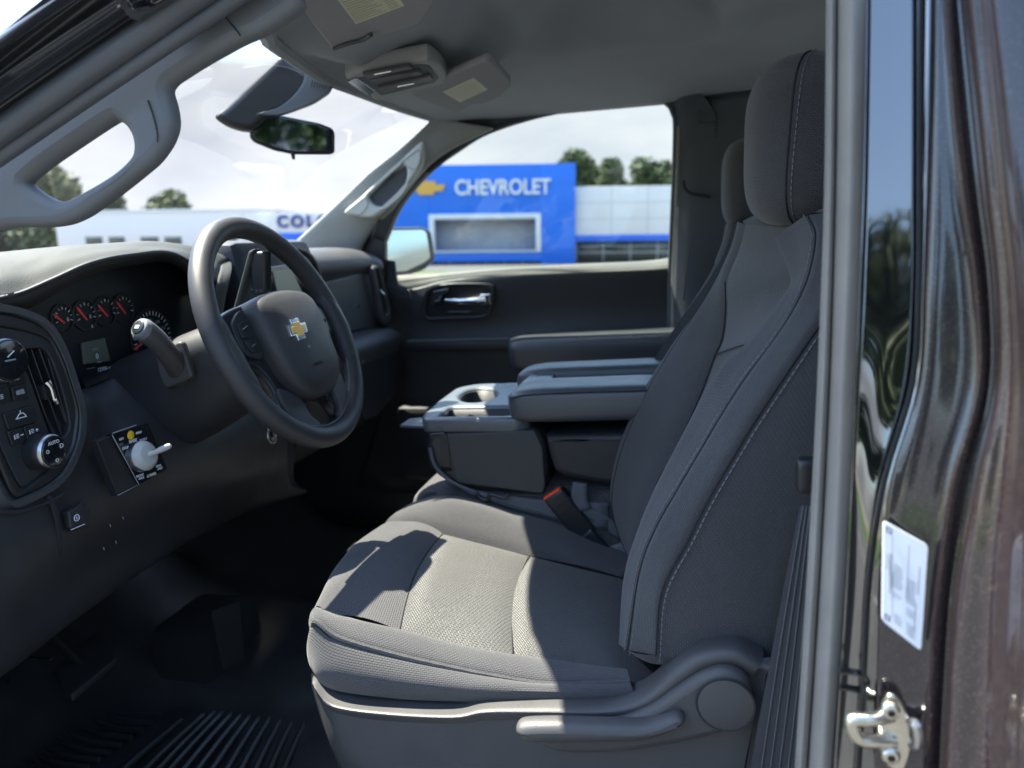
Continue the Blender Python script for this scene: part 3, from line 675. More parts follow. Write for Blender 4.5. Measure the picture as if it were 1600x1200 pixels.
# roof skin + rear wall + floor + firewall + hood
m=MB(); rows=[]
for t,zf in ((0,0),(.03,.030),(.2,1.36),(.5,1.385),(.9,1.375),(1,1.33)):
    rows.append([V((hx(y)-.016+(1.12-hx(y))*t,y,(hz(hx(y),y)+.016+zf) if zf<.1 else zf-.05*(abs(y)/.70)**3)) for y in (-.72,-.6,-.5,-.25,0,.25,.5,.6,.72)])
m.patch(rows,'paint_gloss',n=5,face=(0,0,1)); RF=T(m,'roof',solid=.012)
m=MB()
xr=1.06
def bodypoly(pts): return [V(p) for p in pts]
o=bodypoly([(xr,-.88,.0),(xr+.02,-.90,.8),(xr-.02,-.74,1.36),(xr-.02,.74,1.36),(xr+.02,.90,.8),(xr,.88,.0)])
h=rnd(bodypoly([(xr+.015,-.66,.88),(xr+.01,-.58,1.20),(xr+.01,.58,1.20),(xr+.015,.66,.88)]),.08)
m.plate(o,.02,'dark_trim',bev=.002,holes=[h],face=(-1,0,0)); BW=T(m,'rear_wall')
m=MB(); m.plate(h,.004,'glass_side',bev=.0003,face=(-1,0,0),lift=-.009); T(m,'rear_window',BW)
m=MB()
m.patch([[V((-1.2,-.95,.30)),V((-.75,-.95,.13)),V((-.55,-.95,-.0)),V((0,-.95,-.01)),V((.6,-.95,-.01)),V((1.1,-.95,0))],
 [V((-1.2,-.3,.30)),V((-.75,-.3,.13)),V((-.55,-.3,.0)),V((0,-.3,-.0)),V((.6,-.3,-.0)),V((1.1,-.3,0))],
 [V((-1.2,-.16,.33)),V((-.75,-.16,.20)),V((-.5,-.16,.08)),V((0,-.16,.06)),V((.6,-.16,.06)),V((1.1,-.16,.06))],
 [V((-1.2,.16,.33)),V((-.75,.16,.20)),V((-.5,.16,.08)),V((0,.16,.06)),V((.6,.16,.06)),V((1.1,.16,.06))],
 [V((-1.2,.3,.30)),V((-.75,.3,.13)),V((-.55,.3,.0)),V((0,.3,0)),V((.6,.3,0)),V((1.1,.3,0))],
 [V((-1.2,.88,.30)),V((-.75,.88,.13)),V((-.55,.88,.0)),V((0,.88,0)),V((.6,.88,0)),V((1.1,.88,0))]],'rubber',n=7,face=(0,0,1))
FL=T(m,'floor_mat',solid=.01)
# moulded ribs of the mat
def rib(pts,r=.006): 
    q=[AT(px,py,.004,'z') for px,py in pts]; mm.tube(q,r,'rubber',k=6,n=6,flat=.9)
mm=MB()
for a,b in (((455,1098),(395,1210)),((420,1100),(350,1210)),((388,1104),(300,1215)),((352,1110),(255,1215)),((318,1118),(215,1215)),((492,1100),(440,1210)),((284,1126),(172,1222)),((472,1099),(418,1210)),((437,1099),(372,1210)),((404,1102),(325,1212)),((370,1107),(278,1214)),((335,1114),(235,1216))): rib([a,((a[0]+b[0])/2-2,(a[1]+b[1])/2),b],.0065)
for k in range(14):
    x0=215-k*17; y0=1034+k*11.5; rib([(x0,y0),(x0+34,y0+22),(x0+70,y0+34),(x0+110,y0+38)],.006)
T(mm,'mat_ribs',FL,label='moulded ribs of the rubber floor mat')
m=MB(); m.patch([[V((-1.0,-.95,.85)),V((-1.0,0,.85)),V((-1.0,.9,.85))],[V((-.95,-.95,.6)),V((-.95,0,.6)),V((-.95,.9,.6))],[V((-1.15,-.95,.2)),V((-1.15,0,.2)),V((-1.15,.9,.2))]],'black',n=4,face=(1,0,0)); T(m,'firewall',solid=.01)
m=MB(); rows=[]
for x,z in ((-.93,.86),(-1.2,.835),(-1.7,.81),(-2.1,.77),(-2.35,.70),(-2.4,.5)):
    rows.append([V((x,y,z+(.02 if .25<abs(y)<.6 else 0)-(.06 if abs(y)>.85 else 0))) for y in (-.98,-.8,-.5,-.2,0,.2,.5,.8,.98)])
m.patch(rows,'paint_gloss',n=4,face=(0,0,1)); T(m,'hood',solid=.01)
# ---- far side: body side with window opening, door panel -----------------
win=[(640,300),(671,268),(712,237),(764,206),(850,179),(945,163),(1030,158),(1046,163),(1053,180),(1052,250),(1049,400),(1048,470),(1044,560),(800,640),(560,640),(560,440)]
# window opening outline at the inner face of the door frame
def wy(py): return .795-.055*max(0,min(1,(430-py)/270))    # tumblehome
wo=[P((x,y,wy(y))) for x,y in [(598,430),(600,378),(625,322),(671,268),(712,237),(764,206),(850,179),(945,164),(1030,160),(1045,165),(1052,180),(1051,250),(1048,330),(1045,405),(1044,470),(1044,560),(1040,640),(598,640)]]
# surround: strips from the opening edge outward/upward to the headliner
upi=[P((x,y,wy(y))) for x,y in [(600,378),(625,322),(671,268),(712,237),(764,206),(850,179),(945,163),(1025,158),(1043,163),(1051,176),(1053,200),(1050,300),(1045,420),(1043,520),(1038,640)]]
upm=[]; upo=[]
for i,p in enumerate(upi):
    if i<8: d=V((-.004,-.018,.012)); e=V((0,-.075,.05)) 
    elif i<10: d=V((.01,-.018,.01)); e=V((.03,-.075,.05))
    else: d=V((.012,-.016,0)); e=V((.10,-.06,.03)) if i==10 else V((.12,-.04,0))
    if i<3: e=V((-.02,-.05,.01)); d=V((-.004,-.012,.004))
    upm.append(p+d); upo.append(p+e)
m=MB(); m.patch([upo,[(a+b)*.5+V((0,-.006,.004)) for a,b in zip(upm,upo)],upm,upi,[p+V((0,.03,0)) for p in upi]],'dark_trim',n=6,face=(0,-1,0))
T(m,'far_roof_rail',solid=.003)
m=MB(); ss=[p+V((.003,-.006,-.002)) if i>7 else p+V((0,-.006,-.002)) for i,p in enumerate(upi[2:])]
m.tube(ss,.006,'seal_dark',k=8,n=6); m.tube([p+V((.012,-.006,.004)) for p in ss[8:]],.0075,'seal',k=8,n=6)
T(m,'window_seal')
# B-pillar / quarter trim beyond the far window
m=MB()
bp=[[P((1056,158,.73)),P((1057,250,.745)),P((1055,350,.76)),P((1052,450,.775)),P((1048,560,.785)),V((.57,.80,.3)),V((.57,.80,.05))],
    [P((1100,150,.70)),P((1100,250,.715)),P((1098,350,.73)),P((1095,450,.745)),P((1090,560,.76)),V((.66,.78,.3)),V((.66,.78,.05))],
    [V((.85,.66,1.27)),V((.85,.68,1.15)),V((.85,.71,1.0)),V((.85,.73,.85)),V((.85,.75,.7)),V((.85,.76,.3)),V((.85,.76,.05))],
    [V((1.06,.60,1.27)),V((1.06,.62,1.15)),V((1.06,.66,1.0)),V((1.06,.70,.85)),V((1.06,.71,.7)),V((1.06,.72,.3)),V((1.06,.72,.05))]]
m.patch(bp,'dark_trim',n=6,face=(-.5,-1,0))
PT=T(m,'pillar_trim',solid=.004,label='dark far side belt pillar trim')
m=MB(); m.tube([(1062,280,.70),(1066,292,.70),(1078,302,.70),(1105,306,.70)] and [P(p) for p in [(1068,282,.70),(1070,294,.70),(1082,303,.70),(1110,308,.70)]],.004,'seam',k=6)
m.seam([(1057,158,.71),(1085,154,.70),(1130,153,.69)],.0018)
T(m,'belt_slot',PT)
m=MB(); m.plate(rnd([P(p) for p in [(1090,172,.69),(1118,170,.69),(1119,190,.69),(1091,192,.69)]],.004),.003,'dark_trim',bev=.001); T(m,'trim_cap',PT)
m=MB(); m.plate([P((1079,365,.69)),P((1082,363,.69)),P((1070,470,.70)),P((1066,470,.70))],.0012,'webbing_gray',bev=.0003); T(m,'seat_belt_webbing')
# far door: inner panel
m=MB()
sill=[(598,432,.83),(612,431,.83),(650,428,.83),(700,425,.83),(800,416,.83),(900,412,.83),(1000,408,.83),(1042,403,.83),(1052,402,.83)]
led=[(600,446,.795),(630,452,.795),(655,449,.79),(700,438,.79),(800,427,.79),(900,423,.79),(1000,419,.79),(1038,416,.79),(1052,415,.79)]
f1=[(600,460,.79),(625,470,.79),(650,475,.782),(700,455,.782),(800,440,.785),(900,434,.785),(1000,430,.785),(1040,428,.785),(1052,428,.785)]
f2=[(602,500,.795),(625,510,.795),(650,510,.785),(700,510,.785),(800,500,.80),(900,490,.80),(1000,488,.80),(1040,486,.80),(1052,486,.80)]
f3=[(600,548,.78),(625,550,.78),(650,550,.775),(700,549,.775),(800,545,.78),(900,540,.78),(1000,536,.78),(1040,534,.78),(1052,534,.78)]
f4=[(605,600,.79),(625,610,.79),(650,610,.785),(700,605,.785),(800,595,.785),(900,590,.785),(1000,585,.785),(1040,585,.785),(1052,585,.785)]
f5=[(560,760,.80),(600,770,.80),(650,770,.80),(700,760,.80),(800,760,.80),(900,750,.80),(1000,745,.80),(1040,745,.80),(1052,745,.80)]
m.patch([[P(p)+V((0,.015,-.012)) for p in sill],sill],'sill_trim',n=6,face=(0,0,1)); m.patch([sill,led],'sill_trim',n=6,face=(0,-.3,1))
m.patch([led,f1,f2,f3,f4,f5],'dash_dark',n=6,face=(0,-1,0))
DR=T(m,'door',solid=.006,label='far door inner panel with bright sill top')
# outer door skin
m=MB(); m.patch([[V((-.38,.865,.80)),V((.2,.865,.82)),V((.60,.865,.83))],[V((-.40,.985,.70)),V((.2,.99,.70)),V((.62,.99,.70))],[V((-.40,1.0,.4)),V((.2,1.0,.4)),V((.62,1.0,.4))],[V((-.40,.97,.0)),V((.2,.97,.0)),V((.62,.97,.0))]],'paint_gloss',n=5,face=(0,1,0)); T(m,'door_skin',DR,solid=.008)
m=MB(); gl=[p+V((0,.025,0)) for p in wo[:14]]; m.add(gl,[list(range(len(gl)))],'glass_side'); T(m,'window_glass',DR,solid=.004)
# black sail patch at the front of the window
m=MB(); m.plate([P((x,y,.78)) for x,y in [(556,384),(600,347),(601,432),(598,440),(575,438),(560,420)]],.03,'satin_black',bev=.004); T(m,'mirror_sail',DR)
# armrest
m=MB()
def rows_box(x0,x1,y0,y1,z0,z1): pass
ar=[[(802,532,.70),(808,526,.70),(830,523,.70),(900,520,.70),(980,518,.70),(1032,517,.70)],
    [(800,540,.69),(806,540,.685),(830,537,.68),(900,535,.68),(980,533,.68),(1032,531,.68)]]
z=lambda px,py,y,dz=0: P((px,py,y))+V((0,0,dz))
arm_l=[]
xs=[.105,.125,.17,.30,.45,.58,.66]; 
prof=[(.80,.0),(.755,.002),(.690,.0),(.665,-.010),(.659,-.028),(.663,-.058),(.676,-.093),(.73,-.118),(.79,-.123)]
for i,x in enumerate(xs):
    top_=.642+.012*(x-.1)/.5; sh_=[.60,.86,1,1,1,1,1][i]
    arm_l.append([V((x,.81-(.81-y)*(.80 if i==0 else 1),top_-(1-sh_)*.02+dz*(sh_ if dz<-.02 else 1))) for y,dz in prof])
m.patch(arm_l,'vinyl',n=5,face=(0,-1,0.4)); m.patch([[q for q in arm_l[0]],[V((.10,.80,q.z)) for q in arm_l[0]]],'vinyl',n=3,face=(-1,0,0))
T(m,'armrest',DR,label='padded far door armrest with sunlit top',solid=.004)
m=MB(); m.box((-.06,.772,.618),(.35,.05,.03),'dash_dark',.008); m.box((-.06,.768,.635),(.34,.035,.004),'silver' if 0 else 'trim_mid',.0015); T(m,'door_pull',DR)
m=MB(); m.box((.03,.775,.31),(.62,.07,.24),'dash_dark',.02); T(m,'door_pocket',DR)
# handle bezel, lever, lock switch
m=MB(); bz=spl([P((x,y,.768)) for x,y in [(659,478),(663,459),(673,448),(700,443),(740,442),(766,444),(772,452),(771,475),(764,491),(752,498),(700,500),(668,501),(660,495)]],4,True)
bi=spl([P((x,y,.768)) for x,y in [(664,478),(668,462),(677,453),(702,448),(740,447),(762,449),(767,455),(766,474),(760,487),(750,493),(700,495),(671,496),(665,491)]],4,True)
m.plate(bz,.016,'satin_black',bev=.003,holes=[bi]); T(m,'handle_bezel',DR)
m=MB(); m.plate(bi,.002,'face',bev=.0003,lift=-.012); T(m,'handle_pocket',DR)
m=MB(); m.tube([P(p) for p in [(696,470,.765),(715,471,.755),(740,470,.752),(758,468,.755)]],[.0075,.0085,.009,.009],'chrome',k=12,n=5,flat=.6); m.plate(rnd([P(p) for p in [(750,460,.757),(766,459,.757),(767,476,.757),(752,478,.757)]],.004),.012,'chrome',bev=.003); T(m,'door_handle',DR)
m=MB(); m.plate(rnd([P(p) for p in [(676,455,.762),(700,450,.762),(702,456,.762),(692,461,.762),(688,474,.762),(672,476,.762)]],.003),.006,'satin_black',bev=.0015)
m.tube([P(p) for p in [(677,456,.7605),(700,451,.7605)]],.0008,'mark',k=5,n=1); m.tube([P(p) for p in [(680,470,.7605),(686,469,.7605),(688,462,.7605)]],.0007,'mark',k=5,n=2); T(m,'lock_switch',DR)
m=MB(); m.tube([P(p) for p in [(700,487,.763),(735,487,.763)]],.001,'mark_dim',k=5,n=1); T(m,'bezel_line',DR)
# exterior mirror
mn=V((.90,-.42,.10)).normalized(); mc=P((637,392,1.07))
def ONP(px,py): d=ray(px,py); return CT+d*((mc-CT).dot(mn)/d.dot(mn))
m=MB(); mo=rnd([ONP(*p) for p in [(597,354),(666,353),(677,360),(684,406),(668,421),(634,433),(603,432)]],.02)
m.plate(mo,.10,'satin_black',bev=.02); MR=T(m,'side_mirror',label='far side door mirror')
m=MB(); mi_=rnd([ONP(*p) for p in [(600,360),(661,359),(666,364),(672,403),(661,411),(633,424),(606,425)]],.012); m.plate(mi_,.004,'mirror_tint',bev=.001,lift=.002); T(m,'mirror_glass',MR)
m=MB(); m.tube([V((-.40,.86,.84)),V((-.41,.93,.84)),V((-.42,1.0,.86))],.022,'gloss_black',k=10); T(m,'mirror_arm',MR)
# ---- far A-pillar trim with grab handle ----------------------------------
m=MB()
e1=[(676,184,.63),(655,205,.645),(618,238,.66),(575,272,.68),(540,305,.695),(506,337,.71),(470,371,.725),(440,398,.735)]
e2=[(700,188,.66),(668,216,.668),(632,252,.675),(590,288,.69),(555,322,.70),(520,354,.715),(492,386,.73),(470,410,.74)]
e3=[(765,200,.70),(700,232,.70),(660,262,.70),(628,300,.71),(604,330,.72),(585,350,.735),(560,384,.75),(550,420,.76)]
m.patch([[P(p)+V((.0,.035,.004)) for p in e1],e1,e2,e3,[P(p)+V((.0,.04,.0)) for p in e3]],'trim_gray',n=6,face=(0,-1,0),puff=.0)
AP=T(m,'windshield_pillar',solid=.004,label='pale grey trim of the far windshield pillar')
m=MB()
gh=[(537,332),(560,339),(585,339),(605,322),(628,300),(650,272),(658,258),(661,240),(661,222),(651,225),(620,255),(590,282),(560,310)]
gi=[(575,309),(586,296),(604,277),(622,261),(631,258),(635,266),(634,280),(626,298),(609,314),(594,323),(583,320)]
gp=lambda L_,y0: [P((x,y,y0+.02*(340-y)/-120)) for x,y in L_]
m.plate(spl(gp(gh,.68),4,True),.03,'grip_gray',bev=.009,holes=[spl(gp(gi,.68),4,True)]); GH=T(m,'grab_handle',AP,label='grab handle on the far pillar')
m=MB(); m.plate(spl(gp(gi,.695),4,True),.004,'dark_trim',bev=.001); T(m,'grip_recess',GH)
m=MB(); 
for L_ in ([(541,331),(560,316),(572,309),(574,322),(562,336),(548,334)],[(626,255),(640,244),(655,234),(657,248),(650,264),(640,262)]): m.tube([P((x,y,.679+.02*(340-y)/-120)) for x,y in L_],.0008,'trim_mid',k=5,closed=True,n=3)
T(m,'screw_cover',GH)
# windshield glass
m=MB(); ys2=[-.66,-.5,-.33,-.16,0,.16,.33,.5,.66]
wt=[V((hx(y*.94)-.012,y*.94,hz(hx(y*.94),y*.94)+.014)) for y in ys2]; wb=[V((-.93+.20*(abs(y)/.66)**2,y*1.14,.915)) for y in ys2]
m.patch([wt,[a_.lerp(b_,.5)+V((-.04,0,.06)) for a_,b_ in zip(wt,wb)],wb],'glass',n=4,face=(-1,0,1)); T(m,'windshield')
# ================================================================== DASHBOARD
m=MB()
# passenger side and middle: lofted profile
def pro(y,k=0):
    e=max(0,(y-.62)/.12)
    return [V(p) for p in [(-.90,y,.895),(-.60,y,.925),(-.42,y,.932-.01*e),(-.335+.0*e,y,.925-.012*e),(-.288+.01*e,y,.900-.012*e),(-.283+.012*e,y,.872-.01*e),(-.297,y,.850),(-.301,y,.835),(-.300,y,.76),(-.302,y,.705),(-.292,y,.69),(-.262,y,.683),(-.238,y,.668),(-.232,y,.645),(-.25,y,.60),(-.285,y,.50),(-.36,y,.40),(-.46,y,.34)]]
cols=[pro(y) for y in (.16,.24,.34,.45,.56,.64,.70)]
last=pro(.735); last=[p+V((-.012,0,-.004)) for p in last]; end=[p+V((-.05,.03,-.01)) for p in last]
m.patch([cols[0],*cols[1:],last,end],'dash',n=4,face=(1,0,.3))
cm_=[pro(y) for y in (-.20,-.1,0,.1,.16)]
m.patch([[p+V((-.03,0,-.004)) for p in c] for c in cm_],'dash_dark',n=4,face=(1,0,.3))
# driver top pad and hood brow over the cluster
fw=[V((-.90,y,.895)) for y in (-.84,-.74,-.62,-.50,-.38,-.28,-.20,-.14)]
fw2=[V((-.55,y,.930)) for y in (-.82,-.72,-.60,-.48,-.37,-.28,-.20,-.15)]
cre=[(-60,408,-.31,'x'),(0,402,-.31,'x'),(50,391,-.31,'x'),(100,384,-.31,'x'),(167,380,-.31,'x'),(233,378,-.31,'x'),(296,386,-.31,'x'),(342,398,-.31,'x')]
mdl=[(-60,440,-.235,'x'),(0,428,-.235,'x'),(45,420,-.235,'x'),(95,404,-.235,'x'),(150,392,-.235,'x'),(215,386,-.235,'x'),(285,391,-.235,'x'),(345,415,-.235,'x')]
lip=[(-60,480,-.205,'x'),(0,466,-.205,'x'),(38,456,-.205,'x'),(85,436,-.205,'x'),(146,410,-.205,'x'),(208,398,-.205,'x'),(275,397,-.205,'x'),(340,440,-.205,'x')]
un=[(-60,500,-.225,'x'),(0,484,-.225,'x'),(42,474,-.225,'x'),(88,450,-.225,'x'),(146,422,-.225,'x'),(208,407,-.225,'x'),(270,406,-.225,'x'),(332,455,-.225,'x')]
un2=[(-60,505,-.30,'x'),(0,498,-.30,'x'),(50,482,-.30,'x'),(92,458,-.30,'x'),(150,430,-.30,'x'),(208,416,-.30,'x'),(270,414,-.30,'x'),(318,460,-.30,'x')]
m.patch([fw,fw2,cre,mdl,lip],'dash_top',n=6,face=(0,0,1)); m.patch([lip,un,un2],'dash',n=6,face=(1,0,-1))
# right flank of the hood
fl=[(342,398,-.31,'x'),(345,415,-.235,'x'),(340,440,-.205,'x'),(332,480,-.205,'x'),(325,540,-.205,'x')]
m.patch([[P(p) for p in fl],[P(p)+V((-.0,.035,-.004)) for p in fl],[P(p)+V((-.06,.05,-.01)) for p in fl]],'dash_top',n=5,face=(.5,1,0))
# driver lower dash: from under the cluster down to the knee panel, around the pod to the near end cap
X='x'
r1=[(-90,500,-.19,X),(-40,490,-.19,X),(30,500,-.19,X),(110,600,-.21,X),(135,606,-.235,X),(190,582,-.235,X),(250,556,-.235,X),(330,520,-.235,X),(400,500,-.25,X)]
r2=[(-90,640,-.17,X),(-40,640,-.17,X),(40,640,-.175,X),(135,640,-.175,X),(160,640,-.19,X),(200,625,-.20,X),(260,610,-.20,X),(340,590,-.205,X),(420,570,-.24,X)]
r3=[(-90,780,-.16,X),(-40,790,-.155,X),(20,800,-.155,X),(100,770,-.16,X),(150,740,-.165,X),(215,700,-.155,X),(280,690,-.15,X),(360,680,-.165,X),(450,650,-.22,X)]
r4=[(-90,860,-.15,X),(-40,860,-.14,X),(30,860,-.145,X),(100,840,-.155,X),(160,815,-.165,X),(215,790,-.16,X),(280,765,-.15,X),(370,745,-.165,X),(460,700,-.25,X)]
r5=[(-90,960,-.145,X),(-40,960,-.135,X),(30,950,-.145,X),(90,920,-.17,X),(150,880,-.19,X),(210,845,-.20,X),(280,815,-.20,X),(370,785,-.22,X),(460,750,-.30,X)]
r6=[(-90,1120,-.15,X),(-40,1085,-.16,X),(20,1045,-.18,X),(90,990,-.20,X),(160,938,-.22,X),(235,885,-.24,X),(310,838,-.26,X),(390,800,-.29,X),(480,770,-.36,X)]
r7=[P(p)+V((-.09,0,-.01)) for p in r6]
m.patch([r1,r2,r3,r4,r5,r6,r7],'knee',n=6,face=(1,-.2,0))
m.patch([[p_[0] if isinstance(p_,list) else P(p_) for p_ in (r1[0],r2[0],r3[0],r4[0],r5[0],r6[0])],[P(p_)+V((-.3,-.01,.0)) for p_ in (r1[0],r2[0],r3[0],r4[0],r5[0],r6[0])]],'dash',n=4,face=(0,-1,0))
ec_=[fw[0],fw2[0],P(cre[0]),P(mdl[0]),P(lip[0]),P(r1[0])]
m.patch([ec_,[V((p.x,p.y-.004,p.z*.6+.34)) for p in ec_],[V((p.x,p.y,.50)) for p in ec_]],'dash',n=5,face=(0,-1,0))
m.seam([(72,772,-.155,X),(86,800,-.15,X),(93,850,-.155,X),(88,885,-.165,X),(76,915,-.165,X)],.0008)
m.seam([(-5,800,-.147,X),(30,800,-.147,X),(72,786,-.15,X),(104,768,-.152,X)],.0016)
dash=T(m,'dashboard',solid=.004,label='charcoal dashboard with sunlit top pad')
# ---- instrument cluster
m=MB(); cl=[P(p) for p in [(40,480,-.285,X),(60,470,-.285,X),(92,452,-.285,X),(150,424,-.285,X),(208,410,-.285,X),(270,404,-.285,X),(325,430,-.285,X),(330,500,-.285,X),(300,560,-.285,X),(200,600,-.285,X),(120,640,-.285,X),(90,560,-.285,X)]]
m.plate(spl(cl,4,True),.02,'face',bev=.002); CL=T(m,'instrument_cluster',dash)
CX=-.262
def cp(px,py,x=CX): return AT(px,py,x,'x')
m=MB(); m.patch([[cp(135,606,-.235),cp(190,582,-.235),cp(250,556,-.235),cp(330,520,-.235)],[cp(130,600,-.262),cp(190,577,-.262),cp(248,552,-.262),cp(330,516,-.262)],[cp(128,590,-.284),cp(188,570,-.284),cp(246,545,-.284),cp(330,510,-.284)]],'satin_black',n=4,face=(.5,0,1)); T(m,'cluster_shelf',CL)
YN=V((0,1,0)); ZN=V((0,0,1)); XN=V((1,0,0))
for (px,py),r,(tx,ty),nums in (((98,497),17,(83,490),('0',)),((133,492),18,(119,478),('E','4')),((165,486),17,(153,476),()),((193,482),16,(182,470),())):
    m=MB(); c=cp(px,py,-.283); rad=(cp(px+r,py,-.283)-c).length
    m.tube([c+(YN*math.cos(a)+ZN*math.sin(a))*rad for a in [i*.2618 for i in range(24)]],.0012,'dash_dark',k=6,closed=True,n=1); G=T(m,'gauge',CL)
    m=MB(); 
    for k in range(9):
        a=R(200-k*27); d=YN*math.cos(a)+ZN*math.sin(a); m.tube([c+d*rad*.62+XN*.002,c+d*rad*.80+XN*.002],.0005 if k%2 else .0008,'mark',k=4,n=1)
    for q,nn in enumerate(nums): m.text(nn,c+YN*rad*(.35)+ZN*rad*(-.15-.65*q)+XN*.002,YN,ZN,.008,'mark')
    T(m,'tick_marks',G)
    m=MB(); e=cp(tx,ty,-.279); b_=cp(px+4,py+8,-.279)
    d_=(b_-e); sd=d_.cross(XN).normalized()
    m.plate([e,e+d_*.25+sd*.0022,b_+sd*.0012,b_-sd*.0012,e+d_*.25-sd*.0022],.0015,'needle',bev=.0004,face=XN); T(m,'needle',G)
m=MB(); c=cp(238,530,-.283); rad=.052
m.tube([c+(YN*math.cos(i*.2244)+ZN*math.sin(i*.2244))*rad for i in range(28)],.0016,'dash_dark',k=6,closed=True,n=1); G=T(m,'speedometer',CL)
m=MB()
for k in range(25):
    a=R(215-k*10.4); d=YN*math.cos(a)+ZN*math.sin(a); m.tube([c+d*rad*.80+XN*.002,c+d*rad*.93+XN*.002],.0008,'mark',k=4,n=1)
for k in range(1,8):
    a=R(215-k*31); d=YN*math.cos(a)+ZN*math.sin(a); m.text(str(k*20),c+d*rad*.62+XN*.002,YN,ZN,.009,'mark_dim')
T(m,'tick_marks',G)
m=MB(); m.tube([cp(210,546,-.278),cp(221,538,-.278)],.0019,'needle',k=6,n=1); T(m,'needle',G)
m=MB(); m.tube([cp(198,571,-.25),cp(214,564,-.25),cp(230,562,-.25)],.0018,'silver',k=6); T(m,'cluster_trim',CL)
m=MB(); m.plate([cp(*q,-.280) for q in ((128,536),(164,528),(173,564),(132,569))],.004,'lcd',bev=.0005); D=T(m,'display',CL)
m=MB(); m.text('MPH',cp(149,546,-.277),YN,ZN,.0065,'mark_dim'); m.text('0',cp(152,557,-.277),YN,ZN,.012,'mark'); m.text('MPH',cp(155,566,-.277),YN,ZN,.0045,'mark_dim'); T(m,'readout',D)
m=MB(); m.text('12306 mi',cp(164,576,-.277),YN,ZN,.0085,'mark'); m.tube([cp(136,577,-.278),cp(148,574,-.278)],.0005,'mark_dim',k=4,n=1); T(m,'odometer',CL)
# ---- near vent pod
PX=-.150
def pp(px,py,x=PX): return AT(px,py,x,X)
out=[(-50,478),(0,473),(44,482),(83,503),(106,540),(124,592),(137,643),(135,687),(118,733),(95,762),(42,790),(5,794),(-20,740),(-42,660),(-60,560)]
o2=[(-40,492),(0,488),(42,497),(74,514),(96,548),(113,596),(126,643),(124,684),(109,724),(88,750),(44,774),(22,775),(-5,715),(-30,650),(-48,560)]
o3=[(-25,512),(0,510),(50,520),(77,532),(92,555),(110,600),(120,640),(117,680),(110,705),(95,722),(62,745),(42,760),(32,759),(22,742),(0,694),(-16,640),(-30,560)]
m=MB(); S=lambda L_,x: spl([pp(a,b,x) for a,b in L_],4,True)
m.plate(S(out,PX),.05,'dash',bev=.010,holes=[S(o2,PX)]); POD=T(m,'vent_surround',dash)
m=MB(); m.plate(S(o2,PX-.004),.03,'satin_black',bev=.004,holes=[S(o3,PX-.004)]); T(m,'surround_ring',POD)
m=MB(); vo=[(32,549),(50,545),(66,545),(80,560),(96,605),(107,648),(108,672),(98,684),(85,688),(79,680),(50,600)]
m.plate(S(o3,PX-.008),.012,'dash_dark',bev=.002,holes=[S(vo,PX-.008)]); PN=T(m,'switch_panel',POD)
m=MB(); m.plate(S(vo,PX-.045),.003,'black',bev=.0003)
T(m,'vent_cavity',PN)
for a,b in (((36,549),(84,686)),((49,546),(96,680)),((61,545),(103,660)),((75,560),(107,668))):
    m=MB(); p=pp(*a,PX-.012); q=pp(*b,PX-.012); m.plate([p,q,q+YN*.0018,p+YN*.0018],.022,'satin_black',bev=.0006,face=XN); T(m,'vent_slat',PN)
m=MB(); m.tube([pp(73,597,PX),pp(80,606,PX+.003),pp(84,620,PX+.003),pp(87,629,PX)],[.0045,.003,.003,.0045],'chrome',k=10); m.box(pp(66,612,PX-.014),(.02,.014,.02),'satin_black',.002); T(m,'vent_tab',PN)
m=MB(); c=pp(0,563,PX-.006); m.disc(c,(1,-.05,0),.026,.012,'silver',.0255,k=48); m.disc(c+V((.0122,0,0)),(1,-.05,0),.0245,.003,'gloss_black',k=48); D=T(m,'light_dial',PN)
m=MB(); cc=c+V((.0158,0,0)); m.tube([cc+ZN*.004-YN*.004,cc+ZN*.010+YN*.006],.0008,'mark',k=4,n=1); m.tube([cc-YN*.008,cc+YN*.006],.0010,'mark_dim',k=4,n=1); T(m,'dial_mark',D)
m=MB(); c=pp(58,705,PX-.008); ax=V((1,.02,.0)); m.disc(c,ax,.0235,.020,'satin_black',.0215,k=48); c2=c+ax.normalized()*.020; m.disc(c2,ax,.0215,.004,'silver',.0205,k=48); m.disc(c2+ax*.0042,ax,.0190,.0015,'gloss_black',k=48); D=T(m,'headlight_knob',PN)
m=MB(); c3=c2+ax*.0060
m.text('AUTO',c3+ZN*.011,YN,ZN,.0062,'mark'); m.text('o',c3-YN*.011+ZN*.003,YN,ZN,.010,'mark'); m.text('D',c3+YN*.011+ZN*.004,YN,ZN,.008,'mark'); m.text('o',c3-ZN*.011+YN*.001,YN,ZN,.010,'mark'); T(m,'knob_legend',D)
